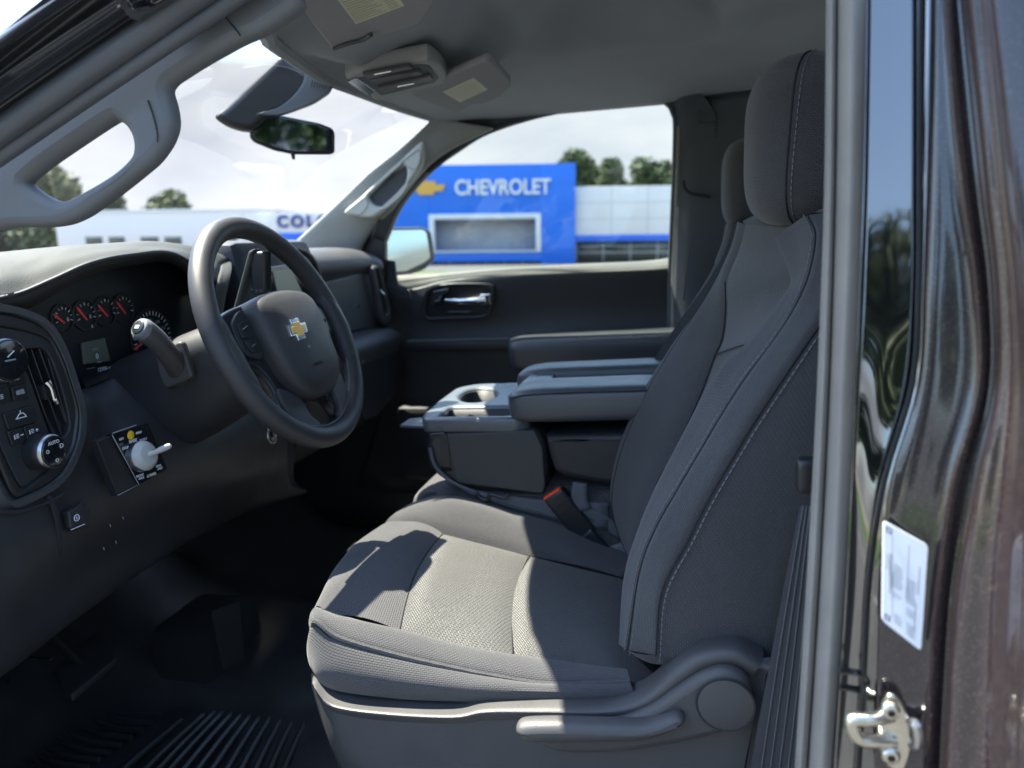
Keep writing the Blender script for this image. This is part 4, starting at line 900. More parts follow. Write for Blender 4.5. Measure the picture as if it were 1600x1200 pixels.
for i,(q,ic) in enumerate(((((-22,588),(8,582),(12,602),(-18,610)),'='),(((12,582),(38,579),(42,598),(16,602)),'x'),(((-14,612),(14,606),(18,628),(-8,633)),'x'),(((18,605),(42,600),(47,622),(22,627)),'m'),(((5,647),(52,634),(60,658),(14,672)),'^'),(((12,674),(35,667),(42,688),(20,697)),'-'),(((37,667),(58,660),(64,680),(44,687)),'+'))):
    m=MB(); m.plate(rnd([pp(a,b,PX-.004) for a,b in q],.002),.006,'satin_black',bev=.001); B_=T(m,'switch_button',PN)
    c=sum([pp(a,b,PX-.0035) for a,b in q],V())/4; m=MB()
    if ic=='^':
        m.tube([c+YN*-.008,c+YN*.008],.0007,'mark',k=4,n=1); m.tube([c+YN*-.006+ZN*.001,c+YN*-.002+ZN*.005,c+YN*.004+ZN*.005,c+YN*.007+ZN*.001],.0007,'mark',k=4,n=1); m.tube([c+ZN*.006,c+ZN*.009],.0006,'mark',k=4,n=1)
    elif ic=='m': m.plate(rnd([c+YN*-.006+ZN*-.002,c+YN*-.006+ZN*.003,c+YN*.005+ZN*.004,c+YN*.006-ZN*.002],.001),.0006,'mark_dim',bev=.0001,face=XN)
    else:
        m.tube([c-YN*.004+ZN*.002,c-YN*.004-ZN*.003],.0007,'mark',k=4,n=1)
        for k in (-1,0,1): m.tube([c+YN*-.002+ZN*k*.002,c+YN*.002+ZN*k*.002],.0005,'mark',k=4,n=1)
        if ic in '+-': m.tube([c+YN*.0045,c+YN*.0085],.0007,'mark',k=4,n=1)
        if ic=='+': m.tube([c+YN*.0065+ZN*.002,c+YN*.0065-ZN*.002],.0006,'mark',k=4,n=1)
    T(m,'button_icon',B_)
# parking brake switch, panel screws
m=MB(); m.plate(rnd([AT(a,b,-.142,X) for a,b in ((104,800),(134,783),(143,800),(143,822),(112,832))],.004),.008,'satin_black',bev=.0015); E_=T(m,'parking_brake_switch',dash)
m=MB(); m.plate(rnd([AT(a,b,-.138,X) for a,b in ((108,800),(130,788),(133,818),(111,827))],.003),.008,'dash_dark',bev=.002); 
c=AT(120,809,-.1375,X); m.tube([c+(YN*math.cos(i*.7)+ZN*math.sin(i*.7))*.0042 for i in range(9)],.0007,'mark',k=4,closed=True,n=1); m.tube([c+ZN*.0018,c-ZN*.002],.0008,'mark',k=4,n=1)
m.tube([AT(111,828,-.136,X),AT(132,819,-.136,X)],.0006,'mark',k=4,n=1); T(m,'brake_rocker',E_)
for px,py in ((170,820),(190,808),(160,856),(179,846)):
    m=MB(); m.tube([AT(px,py,-.142,X),AT(px+2,py+5,-.142,X)],.0016,'black',k=6,n=1); m.tube([AT(px+1.5,py-1,-.140,X),AT(px+3,py+3,-.140,X)],.0006,'mark_dim',k=4,n=1); T(m,'panel_screw',dash)  # pale bar beside each dark one is a highlight made as a shape
# ---- lift control plate
LX=-.128
lp=lambda px,py,x=LX: AT(px,py,x,X)
m=MB(); m.plate([lp(152,690),(lp(176,680)),lp(218,757),lp(184,775)],.012,'satin_black',bev=.001); m.plate(rnd([lp(a,b,LX+.003) for a,b in ((174,679),(232,661),(262,733),(217,758))],.003),.01,'gloss_black',bev=.001)
LP=T(m,'lift_control_panel',dash,label='black lift control plate with white lever')
m=MB(); m.tube([lp(213,664,LX+.0035),lp(176,677,LX+.0035),lp(176,681,LX+.0035),lp(217,757,LX+.0035),lp(184,774,LX+.001)],.0008,'mark_dim',k=4,n=1)
ex=(lp(230,720,LX+.004)-lp(200,730,LX+.004)).normalized(); ey=(lp(210,690,LX+.004)-lp(222,712,LX+.004)).normalized()
def lt(t_,px,py,sz,mt_='mark'): m.text(t_,lp(px,py,LX+.0036),ex,ex.cross(V((-1,0,0))),sz,mt_,bold=.03)
lt('RAISE',208,689,.0062); lt('SELECT',224,687,.0045); lt('LEFT',190,686,.004); lt('RIGHT',217,676,.004); lt('STOP',196,700,.005); lt('O',204,724,.006); lt('FRONT',219,743,.0045); lt('AXLE',221,747,.0045); lt('LOWER',237,742,.0055); lt('REAR',248,728,.0045); lt('AXLE',250,732,.0045)
T(m,'control_legend',LP)
m=MB(); m.disc(lp(204,680,LX+.003),(1,0,0),.0065,.0015,'yellow',k=16); lt('8',204,680,.009,'ink'); T(m,'yellow_mark',LP)
m=MB(); kc=lp(217,714,LX+.003); ax=V((.92,-.10,.22)).normalized(); m.disc(kc,ax,.0215,.011,'silver',.0205,k=40); m.disc(kc+ax*.011,ax,.0212,.009,'white_plastic',.0165,k=40,bev=.003); KN=T(m,'control_knob',LP)
m=MB(); kt=kc+ax*.017; m.tube([kt,lp(246,705,LX+.03),lp(262,698,LX+.04),lp(265,700,LX+.041)],[.004,.0036,.0046,.0046,.0025],'white_plastic',k=12); T(m,'control_lever',KN)
# ---- glovebox etc
m=MB(); gx=-.292
m.plate(rnd([AT(a,b,gx,X) for a,b in ((505,441),(560,428),(579,427),(586,438),(602,497),(598,510),(545,520),(520,480))],.01),.016,'dash',bev=.006); GB=T(m,'upper_glovebox',dash)
m=MB(); m.tube([AT(546,479,gx+.001,X),AT(560,474,gx+.001,X),AT(561,481,gx+.001,X)],.0018,'seam',k=5,n=1); m.tube([AT(547,480,gx+.004,X),AT(560,475,gx+.004,X)],.0007,'mark_dim',k=5,n=1); T(m,'glovebox_latch',GB)
m=MB(); m.plate(rnd([AT(a,b,-.245,X) for a,b in ((553,556),(600,530),(625,530),(630,600),(590,650),(570,655))],.01),.012,'dash_dark',bev=.004); LG=T(m,'glovebox',dash)
m=MB(); m.tube([AT(566,566,-.240,X),AT(580,553,-.240,X)],.001,'mark_dim',k=5,n=1); m.tube([AT(555,553,-.237,X),AT(575,543,-.237,X),AT(596,531,-.237,X)],.0012,'mark_dim',k=5); T(m,'latch',LG)
m=MB(); vo2=[(585,420),(592,416),(597,424),(603,450),(611,480),(612,500),(606,507),(599,500),(592,465)]
vq=[AT(a,b,-.262,X) for a,b in vo2]; m.plate(spl(vq,4,True),.02,'dash',bev=.006,holes=[spl([AT(a,b,-.262,X) for a,b in ((588,423),(593,422),(597,435),(603,460),(608,485),(605,492),(600,485),(594,455))],4,True)])
VT=T(m,'air_vent',dash); m=MB(); m.plate([AT(a,b,-.275,X) for a,b in ((586,422),(593,420),(609,490),(601,492))],.003,'black',bev=.0003)
m.tube([AT(594,453,-.262,X),AT(600,460,-.256,X)],.002,'chrome',k=8,n=1); T(m,'vent_core',VT)
# centre stack
m=MB(); st=[(405,392),(470,392),(500,440),(520,520),(520,600),(430,600),(415,500)]
m.box((-.275,.06,.80),(.10,.34,.30),'dash_dark',.03,Matrix.Rotation(R(-8),3,'Y')); CS=T(m,'centre_stack',dash)
m=MB(); m.plate(rnd([AT(a,b,-.212,X) for a,b in ((418,418),(470,410),(500,490),(440,492))],.006),.018,'gloss_black',bev=.003); SC=T(m,'touchscreen',CS)
m=MB(); m.plate([AT(a,b,-.2095,X) for a,b in ((427,424),(455,420),(482,477),(440,482))],.002,'screen_reflection',bev=.0003)
T(m,'screen_glass',SC)
m=MB(); m.tube([AT(a,b,-.205,X) for a,b in ((462,388),(478,395),(492,412),(500,440))],.007,'satin_black',k=10); m.tube([AT(a,b,-.203,X) for a,b in ((455,390),(470,400),(484,418),(490,440))],.002,'silver',k=8); T(m,'centre_vent_rim',CS)
m=MB(); m.plate(rnd([AT(a,b,-.215,X) for a,b in ((452,388),(470,390),(486,420),(470,410))],.004),.004,'black',bev=.001); T(m,'centre_vent',CS)
m=MB(); c=AT(426,678,-.13,X); m.tube([c+(YN*math.cos(i*.2618)+ZN*math.sin(i*.2618))*.017 for i in range(24)],.0022,'silver',k=8,closed=True,n=1); m.disc(c-XN*.002,(1,0,0),.0155,.006,'gloss_black',k=32)
m.text('ON',c+XN*.0045,YN,ZN,.009,'mark_dim'); T(m,'ignition_switch',dash)
# ---- cowl sides / kick panels (added to close the foot wells to leaking light) ----------------------
m=MB(); m.patch([[V((-1.05,.84,.95)),V((-.6,.84,.93)),V((-.27,.80,.88))],[V((-1.05,.86,.5)),V((-.6,.84,.5)),V((-.25,.80,.5))],[V((-1.05,.86,-.02)),V((-.6,.84,-.02)),V((-.25,.80,-.02))]],'dash_dark',n=4,face=(0,-1,0)); T(m,'kick_panel',solid=.01)
m=MB(); m.patch([[V((-1.05,-.86,.93)),V((-.6,-.86,.93)),V((-.33,-.88,.90))],[V((-1.05,-.88,.5)),V((-.6,-.88,.5)),V((-.33,-.90,.5))],[V((-1.05,-.88,-.02)),V((-.6,-.88,-.02)),V((-.40,-.90,-.02))]],'dash_dark',n=4,face=(0,1,0)); T(m,'kick_panel',solid=.01)
m=MB(); m.box((-.42,-.10,.09),(.16,.20,.14),'carpet',.03); m.patch([[AT(330,955,-.30,'y'),AT(374,940,-.22,'y')],[AT(348,1048,-.30,'y'),AT(382,1030,-.22,'y')]],'dash_dark',n=4); T(m,'tunnel_cover')
m=MB(); m.box((-.96,0,.845),(.24,1.84,.05),'black',.01); T(m,'cowl_panel')  # unseen box added to keep sun from leaking onto the floor
m=MB(); q=[AT(a,b,.14,'z') for a,b in ((82,1045),(150,988),(176,1000),(182,1028),(112,1086),(100,1078))]
m.plate(rnd(q,.008),.015,'dash',bev=.004,face=(1,-.3,.8)); PD=T(m,'brake_pedal')
c=sum(q,V())/6; mm=MB(); mm.tube([c+V((-.01,0,-.01)),c+V((-.10,0,.12)),V((-.45,c.y,.45))],.010,'black',k=8); T(mm,'pedal_arm',PD)
mm=MB(); mm.tube([AT(40,1027,.2,'z'),AT(80,1030,.2,'z')],.003,'silver',k=6,n=1); T(mm,'pedal_rod',PD)
# ================================================================== STEERING WHEEL
TL=.3856; WC=V((.0174,-.4026,.8012)); wn=V((math.cos(TL),0,math.sin(TL))); wa=V((0,1,0)); wb_=wn.cross(wa)
def wp(u,v,w_=0): return WC+wa*u+wb_*v+wn*w_
def WX(px,py,w_=0):
    d=ray(px,py); t=((WC+wn*w_-CT).dot(wn))/d.dot(wn); return CT+d*t
m=MB(); RW=.1746
m.tube([wp(RW*math.cos(a),RW*math.sin(a)) for a in [i*math.pi/40 for i in range(80)]],.0165,'wheelskin',k=18,closed=True,n=1,up=tuple(wn),flat=1.0)
for a0,a1 in ((-.62,.40),(math.pi-.40,math.pi+.62)):
    m.tube([wp((RW-.006)*math.cos(a),(RW-.006)*math.sin(a),.001) for a in [a0+(a1-a0)*i/12 for i in range(13)]],[.006,.0165,.019,.0165,.006],'wheelskin',k=14,n=1,up=tuple(wn))
SW=T(m,'steering_wheel')
# accent seam between rim and spoke trim
# spokes: solid plate with openings
m=MB()
def wpl(L_,w_=0): return [wp(u,v,w_) for u,v in L_]
outl=[(RW*.97*math.cos(R(a)),RW*.97*math.sin(R(a))) for a in (14,8,0,-8,-14)]
sp=[(-.168,.030),(-.120,.048),(-.07,.055),(0,.057),(.07,.055),(.120,.048),(.168,.030),(.172,.0),(.168,-.035),(.13,-.036),(.108,-.048),(.098,-.075),(.10,-.10),(.105,-.135),(.06,-.163),(0,-.172),(-.06,-.163),(-.105,-.135),(-.10,-.10),(-.098,-.075),(-.108,-.048),(-.13,-.036),(-.168,-.035),(-.172,0)]
m.plate(spl(wpl(sp,-.002),4,True),.022,'satin_black',bev=.007,face=wn,holes=[spl(wpl(h_,-.002),4,True) for h_ in ([(-.026,-.118),(.026,-.118),(.040,-.140),(.030,-.152),(-.030,-.152),(-.040,-.140)],)]); SPK=T(m,'spoke',SW)
m=MB(); 
for sgn in (-1,1):
    q=[(.052*sgn,-.098),(.094*sgn,-.078),(.098*sgn,-.112),(.085*sgn,-.142),(.045*sgn,-.162),(.030*sgn,-.150),(.044*sgn,-.132)]
    m=MB(); m.plate(spl(wpl(q,.004),4,True),.010,'wheelskin',bev=.004,face=wn); T(m,'lower_spoke_trim',SW)
# hub cover (airbag): domed pillow
hub=[(-.082,.048),(-.045,.060),(0,.063),(.045,.060),(.082,.048),(.088,.010),(.084,-.040),(.068,-.085),(.040,-.108),(0,-.114),(-.040,-.108),(-.068,-.085),(-.084,-.040),(-.088,.010)]
hs=spl([V((u,v,0)) for u,v in hub],5,True); cenh=V((0,-.02,0)); vs=[];fs=[]; K_=len(hs); lv=[(1.0,-.016),(1.0,.008),(.985,.016),(.95,.022),(.87,.028),(.70,.034),(.45,.038),(.2,.040),(0,.0405)]
for sc_,h_ in lv:
    for p in hs: q=cenh+(p-cenh)*sc_; vs.append(wp(q.x,q.y,h_))
for i in range(len(lv)-1):
    for j in range(K_): fs.append([i*K_+j,i*K_+(j+1)%K_,(i+1)*K_+(j+1)%K_,(i+1)*K_+j][::-1 if 0 else 1])
m=MB(); m.add(vs,fs,'wheelskin'); HB=T(m,'hub_cover',SW,smooth=50)
bow2=[(-.5,-.24),(-.42,.24),(-.2,.24),(-.18,.5),(.24,.5),(.23,.24),(.5,.24),(.42,-.24),(.2,-.24),(.18,-.5),(-.24,-.5),(-.23,-.24)]
ec=WX(466,514,.040); uu=(ec-WC).dot(wa); vv=(ec-WC).dot(wb_)
m=MB(); m.plate([wp(uu+a*.056,vv+b*.034,.0405) for a,b in bow2],.006,'chrome',bev=.001,face=wn); EM=T(m,'emblem',SW)
m=MB(); m.plate([wp(uu+a*.043,vv+b*.022,.0415) for a,b in bow2],.003,'gold',bev=.0006,face=wn)
T(m,'emblem_inlay',SW)
m=MB(); m.text('SRS',wp(uu+.006,vv-.030,.0408),wa,wb_,.006,'mark_dim'); m.text('AIRBAG',wp(uu+.014,vv-.058,.0392),wa,wb_,.008,'seam'); T(m,'hub_lettering',SW)
for sgn in (-1,1):
    q=[(.092*sgn,.040),(.118*sgn,.036),(.135*sgn,.020),(.135*sgn,-.012),(.118*sgn,-.026),(.094*sgn,-.024)]
    m=MB(); m.plate(spl(wpl(q,.005),4,True),.008,'dash_dark',bev=.002,face=wn); BT=T(m,'control_pad',SW)
    m=MB(); m.plate(rnd(wpl([(.098*sgn,.030),(.124*sgn,.024),(.128*sgn,.004),(.100*sgn,.002)],.0075),.004),.004,'satin_black',bev=.001,face=wn); m.tube(wpl([(.104*sgn,.020),(.118*sgn,.016)],.008),.0007,'mark_dim',k=4,n=1); T(m,'control_button',SW)
    m=MB(); m.plate(rnd(wpl([(.100*sgn,-.002),(.128*sgn,.0),(.120*sgn,-.020),(.100*sgn,-.020)],.0075),.004),.004,'satin_black',bev=.001,face=wn); m.tube(wpl([(.106*sgn,-.008),(.116*sgn,-.010)],.008),.0007,'mark_dim',k=4,n=1); T(m,'control_button',SW)
m=MB(); m.tube([wp((RW-.0168)*math.cos(a),(RW-.0168)*math.sin(a),.0035) for a in [math.pi*1.08+i*math.pi*.84/30 for i in range(31)]],.0016,'trim_mid',k=6,n=1); m.tube([wp((RW-.0168)*math.cos(a),(RW-.0168)*math.sin(a),.0035) for a in [math.pi*.74+i*math.pi*.2/12 for i in range(13)]],.0012,'trim_mid',k=6,n=1); T(m,'rim_liner',SW)
m=MB(); m.tube(wpl([(-.05,-.157),(-.03,-.166),(0,-.169),(.03,-.166),(.05,-.157)],.006),.0025,'silver',k=8); T(m,'lower_trim_strip',SW)
# ---- column shroud, stalks
m=MB(); ax0=WC-wn*.035; ax1=WC-wn*.26+V((0,0,.02))
secs=[]
for t,rw,ru,rd in ((0,.040,.038,.045),(.06,.062,.050,.065),(.25,.072,.055,.085),(.5,.078,.055,.100),(.8,.084,.055,.112),(1.05,.088,.055,.118)):
    c=ax0.lerp(ax1,t); secs.append([c+wa*rw*math.copysign(abs(math.cos(a))**.7,math.cos(a))+wb_*((ru if math.sin(a)>0 else rd)*math.copysign(abs(math.sin(a))**.75,math.sin(a))) for a in [k*math.pi/14 for k in range(28)]]+[])
for sx_ in secs: sx_.append(sx_[0].copy())
m.patch(secs,'dash_dark',n=3,face=None); CO=T(m,'steering_column',smooth=60)
m=MB(); scn=V((-.115,-.478,.765)); m.plate(rnd([AT(a,b,-.497,'y') for a,b in ((243,552),(283,532),(301,590),(258,608),(247,585))],.008),.012,'seat_plastic',bev=.003); T(m,'stalk_collar',CO)
m=MB(); b0_=AT(278,585,-.485,'y'); 
m.tube([AT(284,590,-.47,'y'),AT(272,566,-.50,'y'),AT(250,537,-.535,'y'),AT(232,521,-.555,'y'),AT(221,514,-.565,'y')],[.017,.0155,.0148,.0158,.0165],'seat_plastic',k=14,n=6); STK=T(m,'turn_signal_stalk',CO)
m=MB(); e=AT(219,513,-.568,'y'); dd=(AT(219,513,-.568,'y')-AT(236,522,-.552,'y')).normalized(); m.disc(e-dd*.006,dd,.0160,.009,'trim_mid',.0145,k=28,bev=.002); m.disc(e+dd*.003,dd,.0100,.002,'satin_black',k=24,bev=.0005); 
ux=V((dd.y,-dd.x,0)).normalized()*-1; uz=dd.cross(ux)
m.box(e+dd*.0054,(.008,.0005,.005),'mark',0,Matrix((ux,dd,uz)).transposed()); T(m,'stalk_button',STK)
m=MB(); m.tube([AT(247,522,-.545,'y'),AT(257,528,-.535,'y')],.0012,'mark',k=5,n=1); m.tube([AT(244,530,-.548,'y'),AT(252,534,-.543,'y')],.0008,'mark_dim',k=5,n=1); T(m,'stalk_mark',STK)
m=MB(); m.patch([[AT(283,540,-.455,'y'),AT(300,522,-.44,'y'),AT(318,510,-.42,'y')],[AT(300,596,-.46,'y'),AT(316,580,-.44,'y'),AT(330,560,-.42,'y')]],'dash_top',n=4); T(m,'column_cover_edge',CO,solid=.004)
# gear selector behind the wheel
m=MB(); m.plate(rnd([AT(a,b,-.335,'y') for a,b in ((388,394),(414,392),(416,458),(392,462))],.006),.022,'satin_black',bev=.005); SL=T(m,'gear_selector',CO)
m=MB(); m.plate(rnd([AT(a,b,-.338,'y') for a,b in ((398,388),(388,392),(364,482),(356,498),(368,496),(392,410))],.004),.02,'dash_top',bev=.003); T(m,'selector_arm',SL)
m=MB(); 
for k,(a,b) in enumerate(((393,452),(400,453),(407,453))): m.tube([AT(a,b,-.3345,'y'),AT(a+2,b+1,-.3345,'y')],.0009,'mark_dim',k=5,n=1)
T(m,'selector_mark',SL)
# ================================================================== CENTRE CONSOLE
m=MB()
def rb(x0,x1,y0,y1,z): return [V((x0,y0,z)),V((x1,y0,z)),V((x1,y1,z)),V((x0,y1,z))]
zc_=.600
tray=[V((.128,-.128,.587)),V((.31,-.135,.598)),V((.335,-.12,.600)),V((.335,.16,.612)),V((.27,.165,.612)),V((.155,.160,.612)),V((.118,.13,.608)),V((.112,.0,.598)),V((.116,-.10,.590))]
def hole(pts): return pts
cupc=V((.195,.075,.606)); cupr=.040
h1=[cupc+V((cupr*math.cos(a)-.012*math.sin(a)**2*0,cupr*math.sin(a),.006*math.sin(a)*0)) for a in [k*math.pi/14 for k in range(28)]]
cup2=V((.175,.010,.604)); h2=[cup2+V((.036*math.cos(a),.034*math.sin(a),0)) for a in [k*math.pi/14 for k in range(28)]]
# figure-eight cup opening
eight=[]
for k in range(36):
    a=k*math.pi/18; u=V((math.cos(a),math.sin(a),0)); eight.append(V((.188,.055,.606))+V((u.x*.046-.010*u.y,u.y*.062,0))*(1-.13*math.cos(a)**2))
binh=rnd([V((.150,-.108,.590)),V((.298,-.112,.598)),V((.292,-.045,.601)),V((.156,-.042,.596))],.012)
slot2=rnd([V((.262,.03,.608)),V((.32,.03,.608)),V((.32,.13,.610)),V((.272,.13,.610))],.008)
zp=lambda L_,dz=0: [V((p.x,p.y,.600+(p.y+.12)*.045+(p.x-.2)*.02+dz)) for p in L_]
m.plate(rnd(zp(tray),.018),.030,'console_top',bev=.008,holes=[zp(eight),zp(binh),zp(slot2)],face=(0,0,1)); CN=T(m,'centre_console',label='fold-down centre console with cup holders and padded lid')
for nm,hh_,dp in (('cup_holder',eight,.07),('coin_tray',binh,.035),('pen_slot',slot2,.045)):
    m=MB(); a=zp(hh_,-.006); b=[p+V((0,0,-dp)) for p in a]; K_=len(a)
    m.add(a+b,[[j,(j+1)%K_,K_+(j+1)%K_,K_+j][::-1] for j in range(K_)]+[[K_+j for j in range(K_)]],'dash_dark'); T(m,nm,CN,solid=.0015)
m=MB(); body=[(676,676),(800,672),(838,670),(850,690),(856,735),(849,775),(750,767),(702,757),(680,742),(668,722),(664,700),(668,682)]
m.plate(rnd([P((a,b,-.130)) for a,b in body],.008),.30,'knee',bev=.012); T(m,'console_body',CN)
m=MB(); m.plate(rnd([P((a,b,-.133)) for a,b in ((697,679),(835,672),(848,700),(852,758),(848,772),(712,755))],.006),.01,'dash',bev=.003); T(m,'console_side_panel',CN)
m=MB(); m.plate(rnd([P((a,b,-.134)) for a,b in ((850,680),(990,676),(1010,690),(1010,765),(930,757),(885,748),(866,738),(858,715))],.008),.30,'dash_dark',bev=.014); T(m,'storage_bin',CN)
m=MB(); m.plate([V((.070,-.10,.578)),V((.135,-.125,.585)),V((.135,-.06,.588)),V((.075,-.06,.584))],.006,'console_top',bev=.002,face=(0,0,1)); T(m,'release_paddle',CN)
m=MB(); m.patch([[(669,678,-.128),(690,676,-.130),(697,678,-.131)],[(668,700,-.128),(688,700,-.130),(702,700,-.131)],[(672,732,-.128),(690,736,-.130),(706,736,-.131)]],'satin_black',n=4); T(m,'front_cover',CN,solid=.004)
# lid pads
m=MB(); m.sup((.452,-.085,.628),(.31,.135,.068),'vinyl',e=(.28,.45),nu=44,nv=20,rot=Matrix.Rotation(R(-1.5),3,'Y')); LD=T(m,'armrest_lid',CN,label='near armrest pad of the console lid')
m=MB(); m.seam([V((.305,-.145,.640)),V((.34,-.151,.648)),V((.45,-.1525,.6525)),V((.58,-.1525,.655))],.0012); T(m,'lid_seam',LD)
m=MB(); m.sup((.445,.125,.628),(.36,.105,.068),'vinyl',e=(.28,.45),nu=44,nv=20,rot=Matrix.Rotation(R(-1.5),3,'Y')); T(m,'armrest_lid',CN,label='far armrest pad of the console lid')
m=MB(); m.box((.45,.027,.622),(.33,.13,.03),'vinyl',.008); m.box((.325,.025,.638),(.055,.11,.016),'console_top',.005); T(m,'lid_bridge',CN)
# middle seat base under the console
m=MB(); m.sup((.37,.0,.375),(.58,.27,.17),'fabric',e=(.25,.35),nu=44,nv=20); MS=T(m,'middle_seat',label='middle seat cushion folded under the console')
m=MB(); m.tube([P(p) for p in [(672,700,-.137),(680,728,-.137),(705,752,-.138),(740,768,-.138),(790,785,-.138),(850,800,-.138)]],.0035,'webbing_gray',k=8); 
m.patch([[(700,752,-.139),(740,766,-.139),(790,774,-.139),(850,782,-.139),(950,786,-.139)],[(735,772,-.141),(760,780,-.141),(800,794,-.141),(855,808,-.141),(950,830,-.141)]],'webbing_gray',n=5); T(m,'console_base_edge',MS,solid=.004)
m=MB(); m.tube([P(p) for p in [(744,770,-.145),(752,779,-.145),(762,781,-.145),(766,772,-.145),(790,778,-.145),(794,770,-.145)]],.0035,'satin_black',k=8); T(m,'base_clip',MS)
m=MB(); m.patch([[(655,782,-.12),(666,770,-.12),(680,769,-.12)],[(655,792,-.12),(668,780,-.12),(680,778,-.12)]],'fabric',n=4); T(m,'cushion_tag',MS,solid=.01)
# belt buckle and webbing
m=MB(); ang=math.atan2(-(838-772),(912-858)); 
bq=[P((a,b,-.150)) for a,b in ((849,783),(878,764),(929,826),(901,847))]
m.plate(rnd(bq,.004),.026,'satin_black',bev=.005); BK=T(m,'belt_buckle')
m=MB(); m.plate(rnd([P((a,b,-.146)) for a,b in ((848,779),(873,763),(880,770),(853,789))],.002),.020,'orange_red',bev=.003); T(m,'release_button',BK)
m=MB(); m.seam([P(p) for p in [(862,800,-.1505),(893,776,-.1505)]],.0008,'dash_dark'); T(m,'buckle_mark',BK)
m=MB(); m.patch([[(903,842,-.15),(923,826,-.15)],[(915,858,-.15),(938,842,-.15)],[(930,872,-.145),(958,862,-.145)]],'satin_black',n=4); T(m,'buckle_stem',BK,solid=.004)
m=MB(); m.patch([[(895,753,-.142),(917,756,-.142)],[(893,775,-.145),(917,778,-.145)],[(903,800,-.147),(922,795,-.147)]],'webbing_gray',n=4); m.patch([[(905,800,-.142),(922,793,-.142)],[(935,822,-.140),(955,812,-.140)],[(965,842,-.138),(985,838,-.138)]],'webbing_gray',n=4); T(m,'centre_belt',solid=.002)
m=MB(); m.patch([[(930,858,-.14),(960,852,-.14),(990,840,-.14)],[(948,876,-.14),(975,872,-.14),(1000,868,-.14)]],'trim_mid',n=4); T(m,'seat_bracket',solid=.003)
# ================================================================== OVERHEAD
m=MB(); OZ=1.222
def bez(L_,z=OZ): return [AT(a,b,z,'z') for a,b in L_]
oc=[(540,123),(600,108),(658,97),(672,96),(690,108),(700,124),(692,133),(640,146),(592,158),(575,148)]
m.plate(spl(bez(oc),4,True),.03,'trim_gray',bev=.008,face=(0,0,-1)); OC=T(m,'overhead_console')
m=MB(); m.plate(rnd(bez([(556,123),(652,101),(671,102),(686,122),(680,129),(596,150)],OZ-.001),.008),.006,'dark_trim',bev=.002,face=(0,0,-1)); T(m,'console_inset',OC)
m=MB(); m.plate(rnd(bez([(543,128),(556,122),(587,143),(577,151)],OZ-.002),.004),.006,'gloss_black',bev=.001,face=(0,0,-1)); T(m,'sunglass_button',OC)
for i,(a,b,c_,d) in enumerate((((566,117),(640,104),(645,108),(575,123)),((575,125),(655,112),(660,117),(585,131)),((590,139),(672,119),(676,125),(600,145)))):
    m=MB(); m.plate(rnd(bez([a,b,c_,d],OZ-.006),.003),.006,'seat_plastic',bev=.0015,face=(0,0,-1)); K2=T(m,'overhead_switch',OC)
    if i!=1:
        q=[(586,116),(612,111)] if i==0 else [(622,135),(648,130)]
        m=MB(); m.tube(bez(q,OZ-.0125),.0025,'chrome',k=8,n=1); T(m,'switch_glint',K2)
# visors
m=MB(); vz=1.205
v1=[(460,0),(468,14),(519,80),(548,66),(585,58),(640,45),(672,30),(682,0),(700,-60),(560,-160),(420,-80)]
vq1=[AT(a,b,vz,'z') for a,b in v1]
m.plate(rnd([AT(a,b,vz,'z') for a,b in ((462,8),(519,80),(590,60),(660,38),(688,-5),(700,-60),(560,-150),(430,-60))],.02),.016,'visor',bev=.006,face=(0,0,-1)); SV=T(m,'sun_visor',label='near sun visor folded up with a cream label')
m=MB(); lq=[AT(a,b,vz-.0005,'z') for a,b in ((526,-2),(556,38),(632,9),(604,-30))]
m.plate(lq,.0016,'label_cream',bev=.0002,face=(0,0,-1)); WL=T(m,'warning_label',SV)
m=MB(); 
for k in range(11):
    t=(k+.7)/12
    for u0,u1 in ((.05,.60+.1*math.sin(k*2.1)),(.74,.93)):
        a=lq[0].lerp(lq[1],t); b=lq[3].lerp(lq[2],t); m.tube([a.lerp(b,u0)+V((0,0,-.0012)),a.lerp(b,u1)+V((0,0,-.0012))],.0005,'ink_soft',k=4,n=1)
T(m,'label_print',SV)
m=MB(); m.tube([AT(a,b,vz-.004,'z') for a,b in ((522,76),(545,68),(568,62),(580,54))],.0028,'dark_trim',k=8); T(m,'visor_clip',SV)
m=MB(); v2=[(640,148),(700,120),(760,95),(770,97),(798,128),(798,137),(780,152),(757,162),(740,163),(712,178)]
m.plate(rnd([AT(a,b,1.222,'z') for a,b in v2],.008),.014,'visor',bev=.004,face=(0,0,-1)); SV2=T(m,'sun_visor',label='far sun visor folded up with a small cream label')
m=MB(); l2=[AT(a,b,1.2215,'z') for a,b in ((692,144),(740,122),(762,140),(719,160))]; m.plate(l2,.0016,'label_cream',bev=.0002,face=(0,0,-1)); T(m,'warning_label',SV2)
m=MB()
for k in range(7):
    t=(k+.8)/8; a=l2[0].lerp(l2[3],t); b=l2[1].lerp(l2[2],t); m.tube([a.lerp(b,.08)+V((0,0,-.0012)),a.lerp(b,.9)+V((0,0,-.0012))],.0004,'ink_soft',k=4,n=1)
T(m,'label_print',SV2)
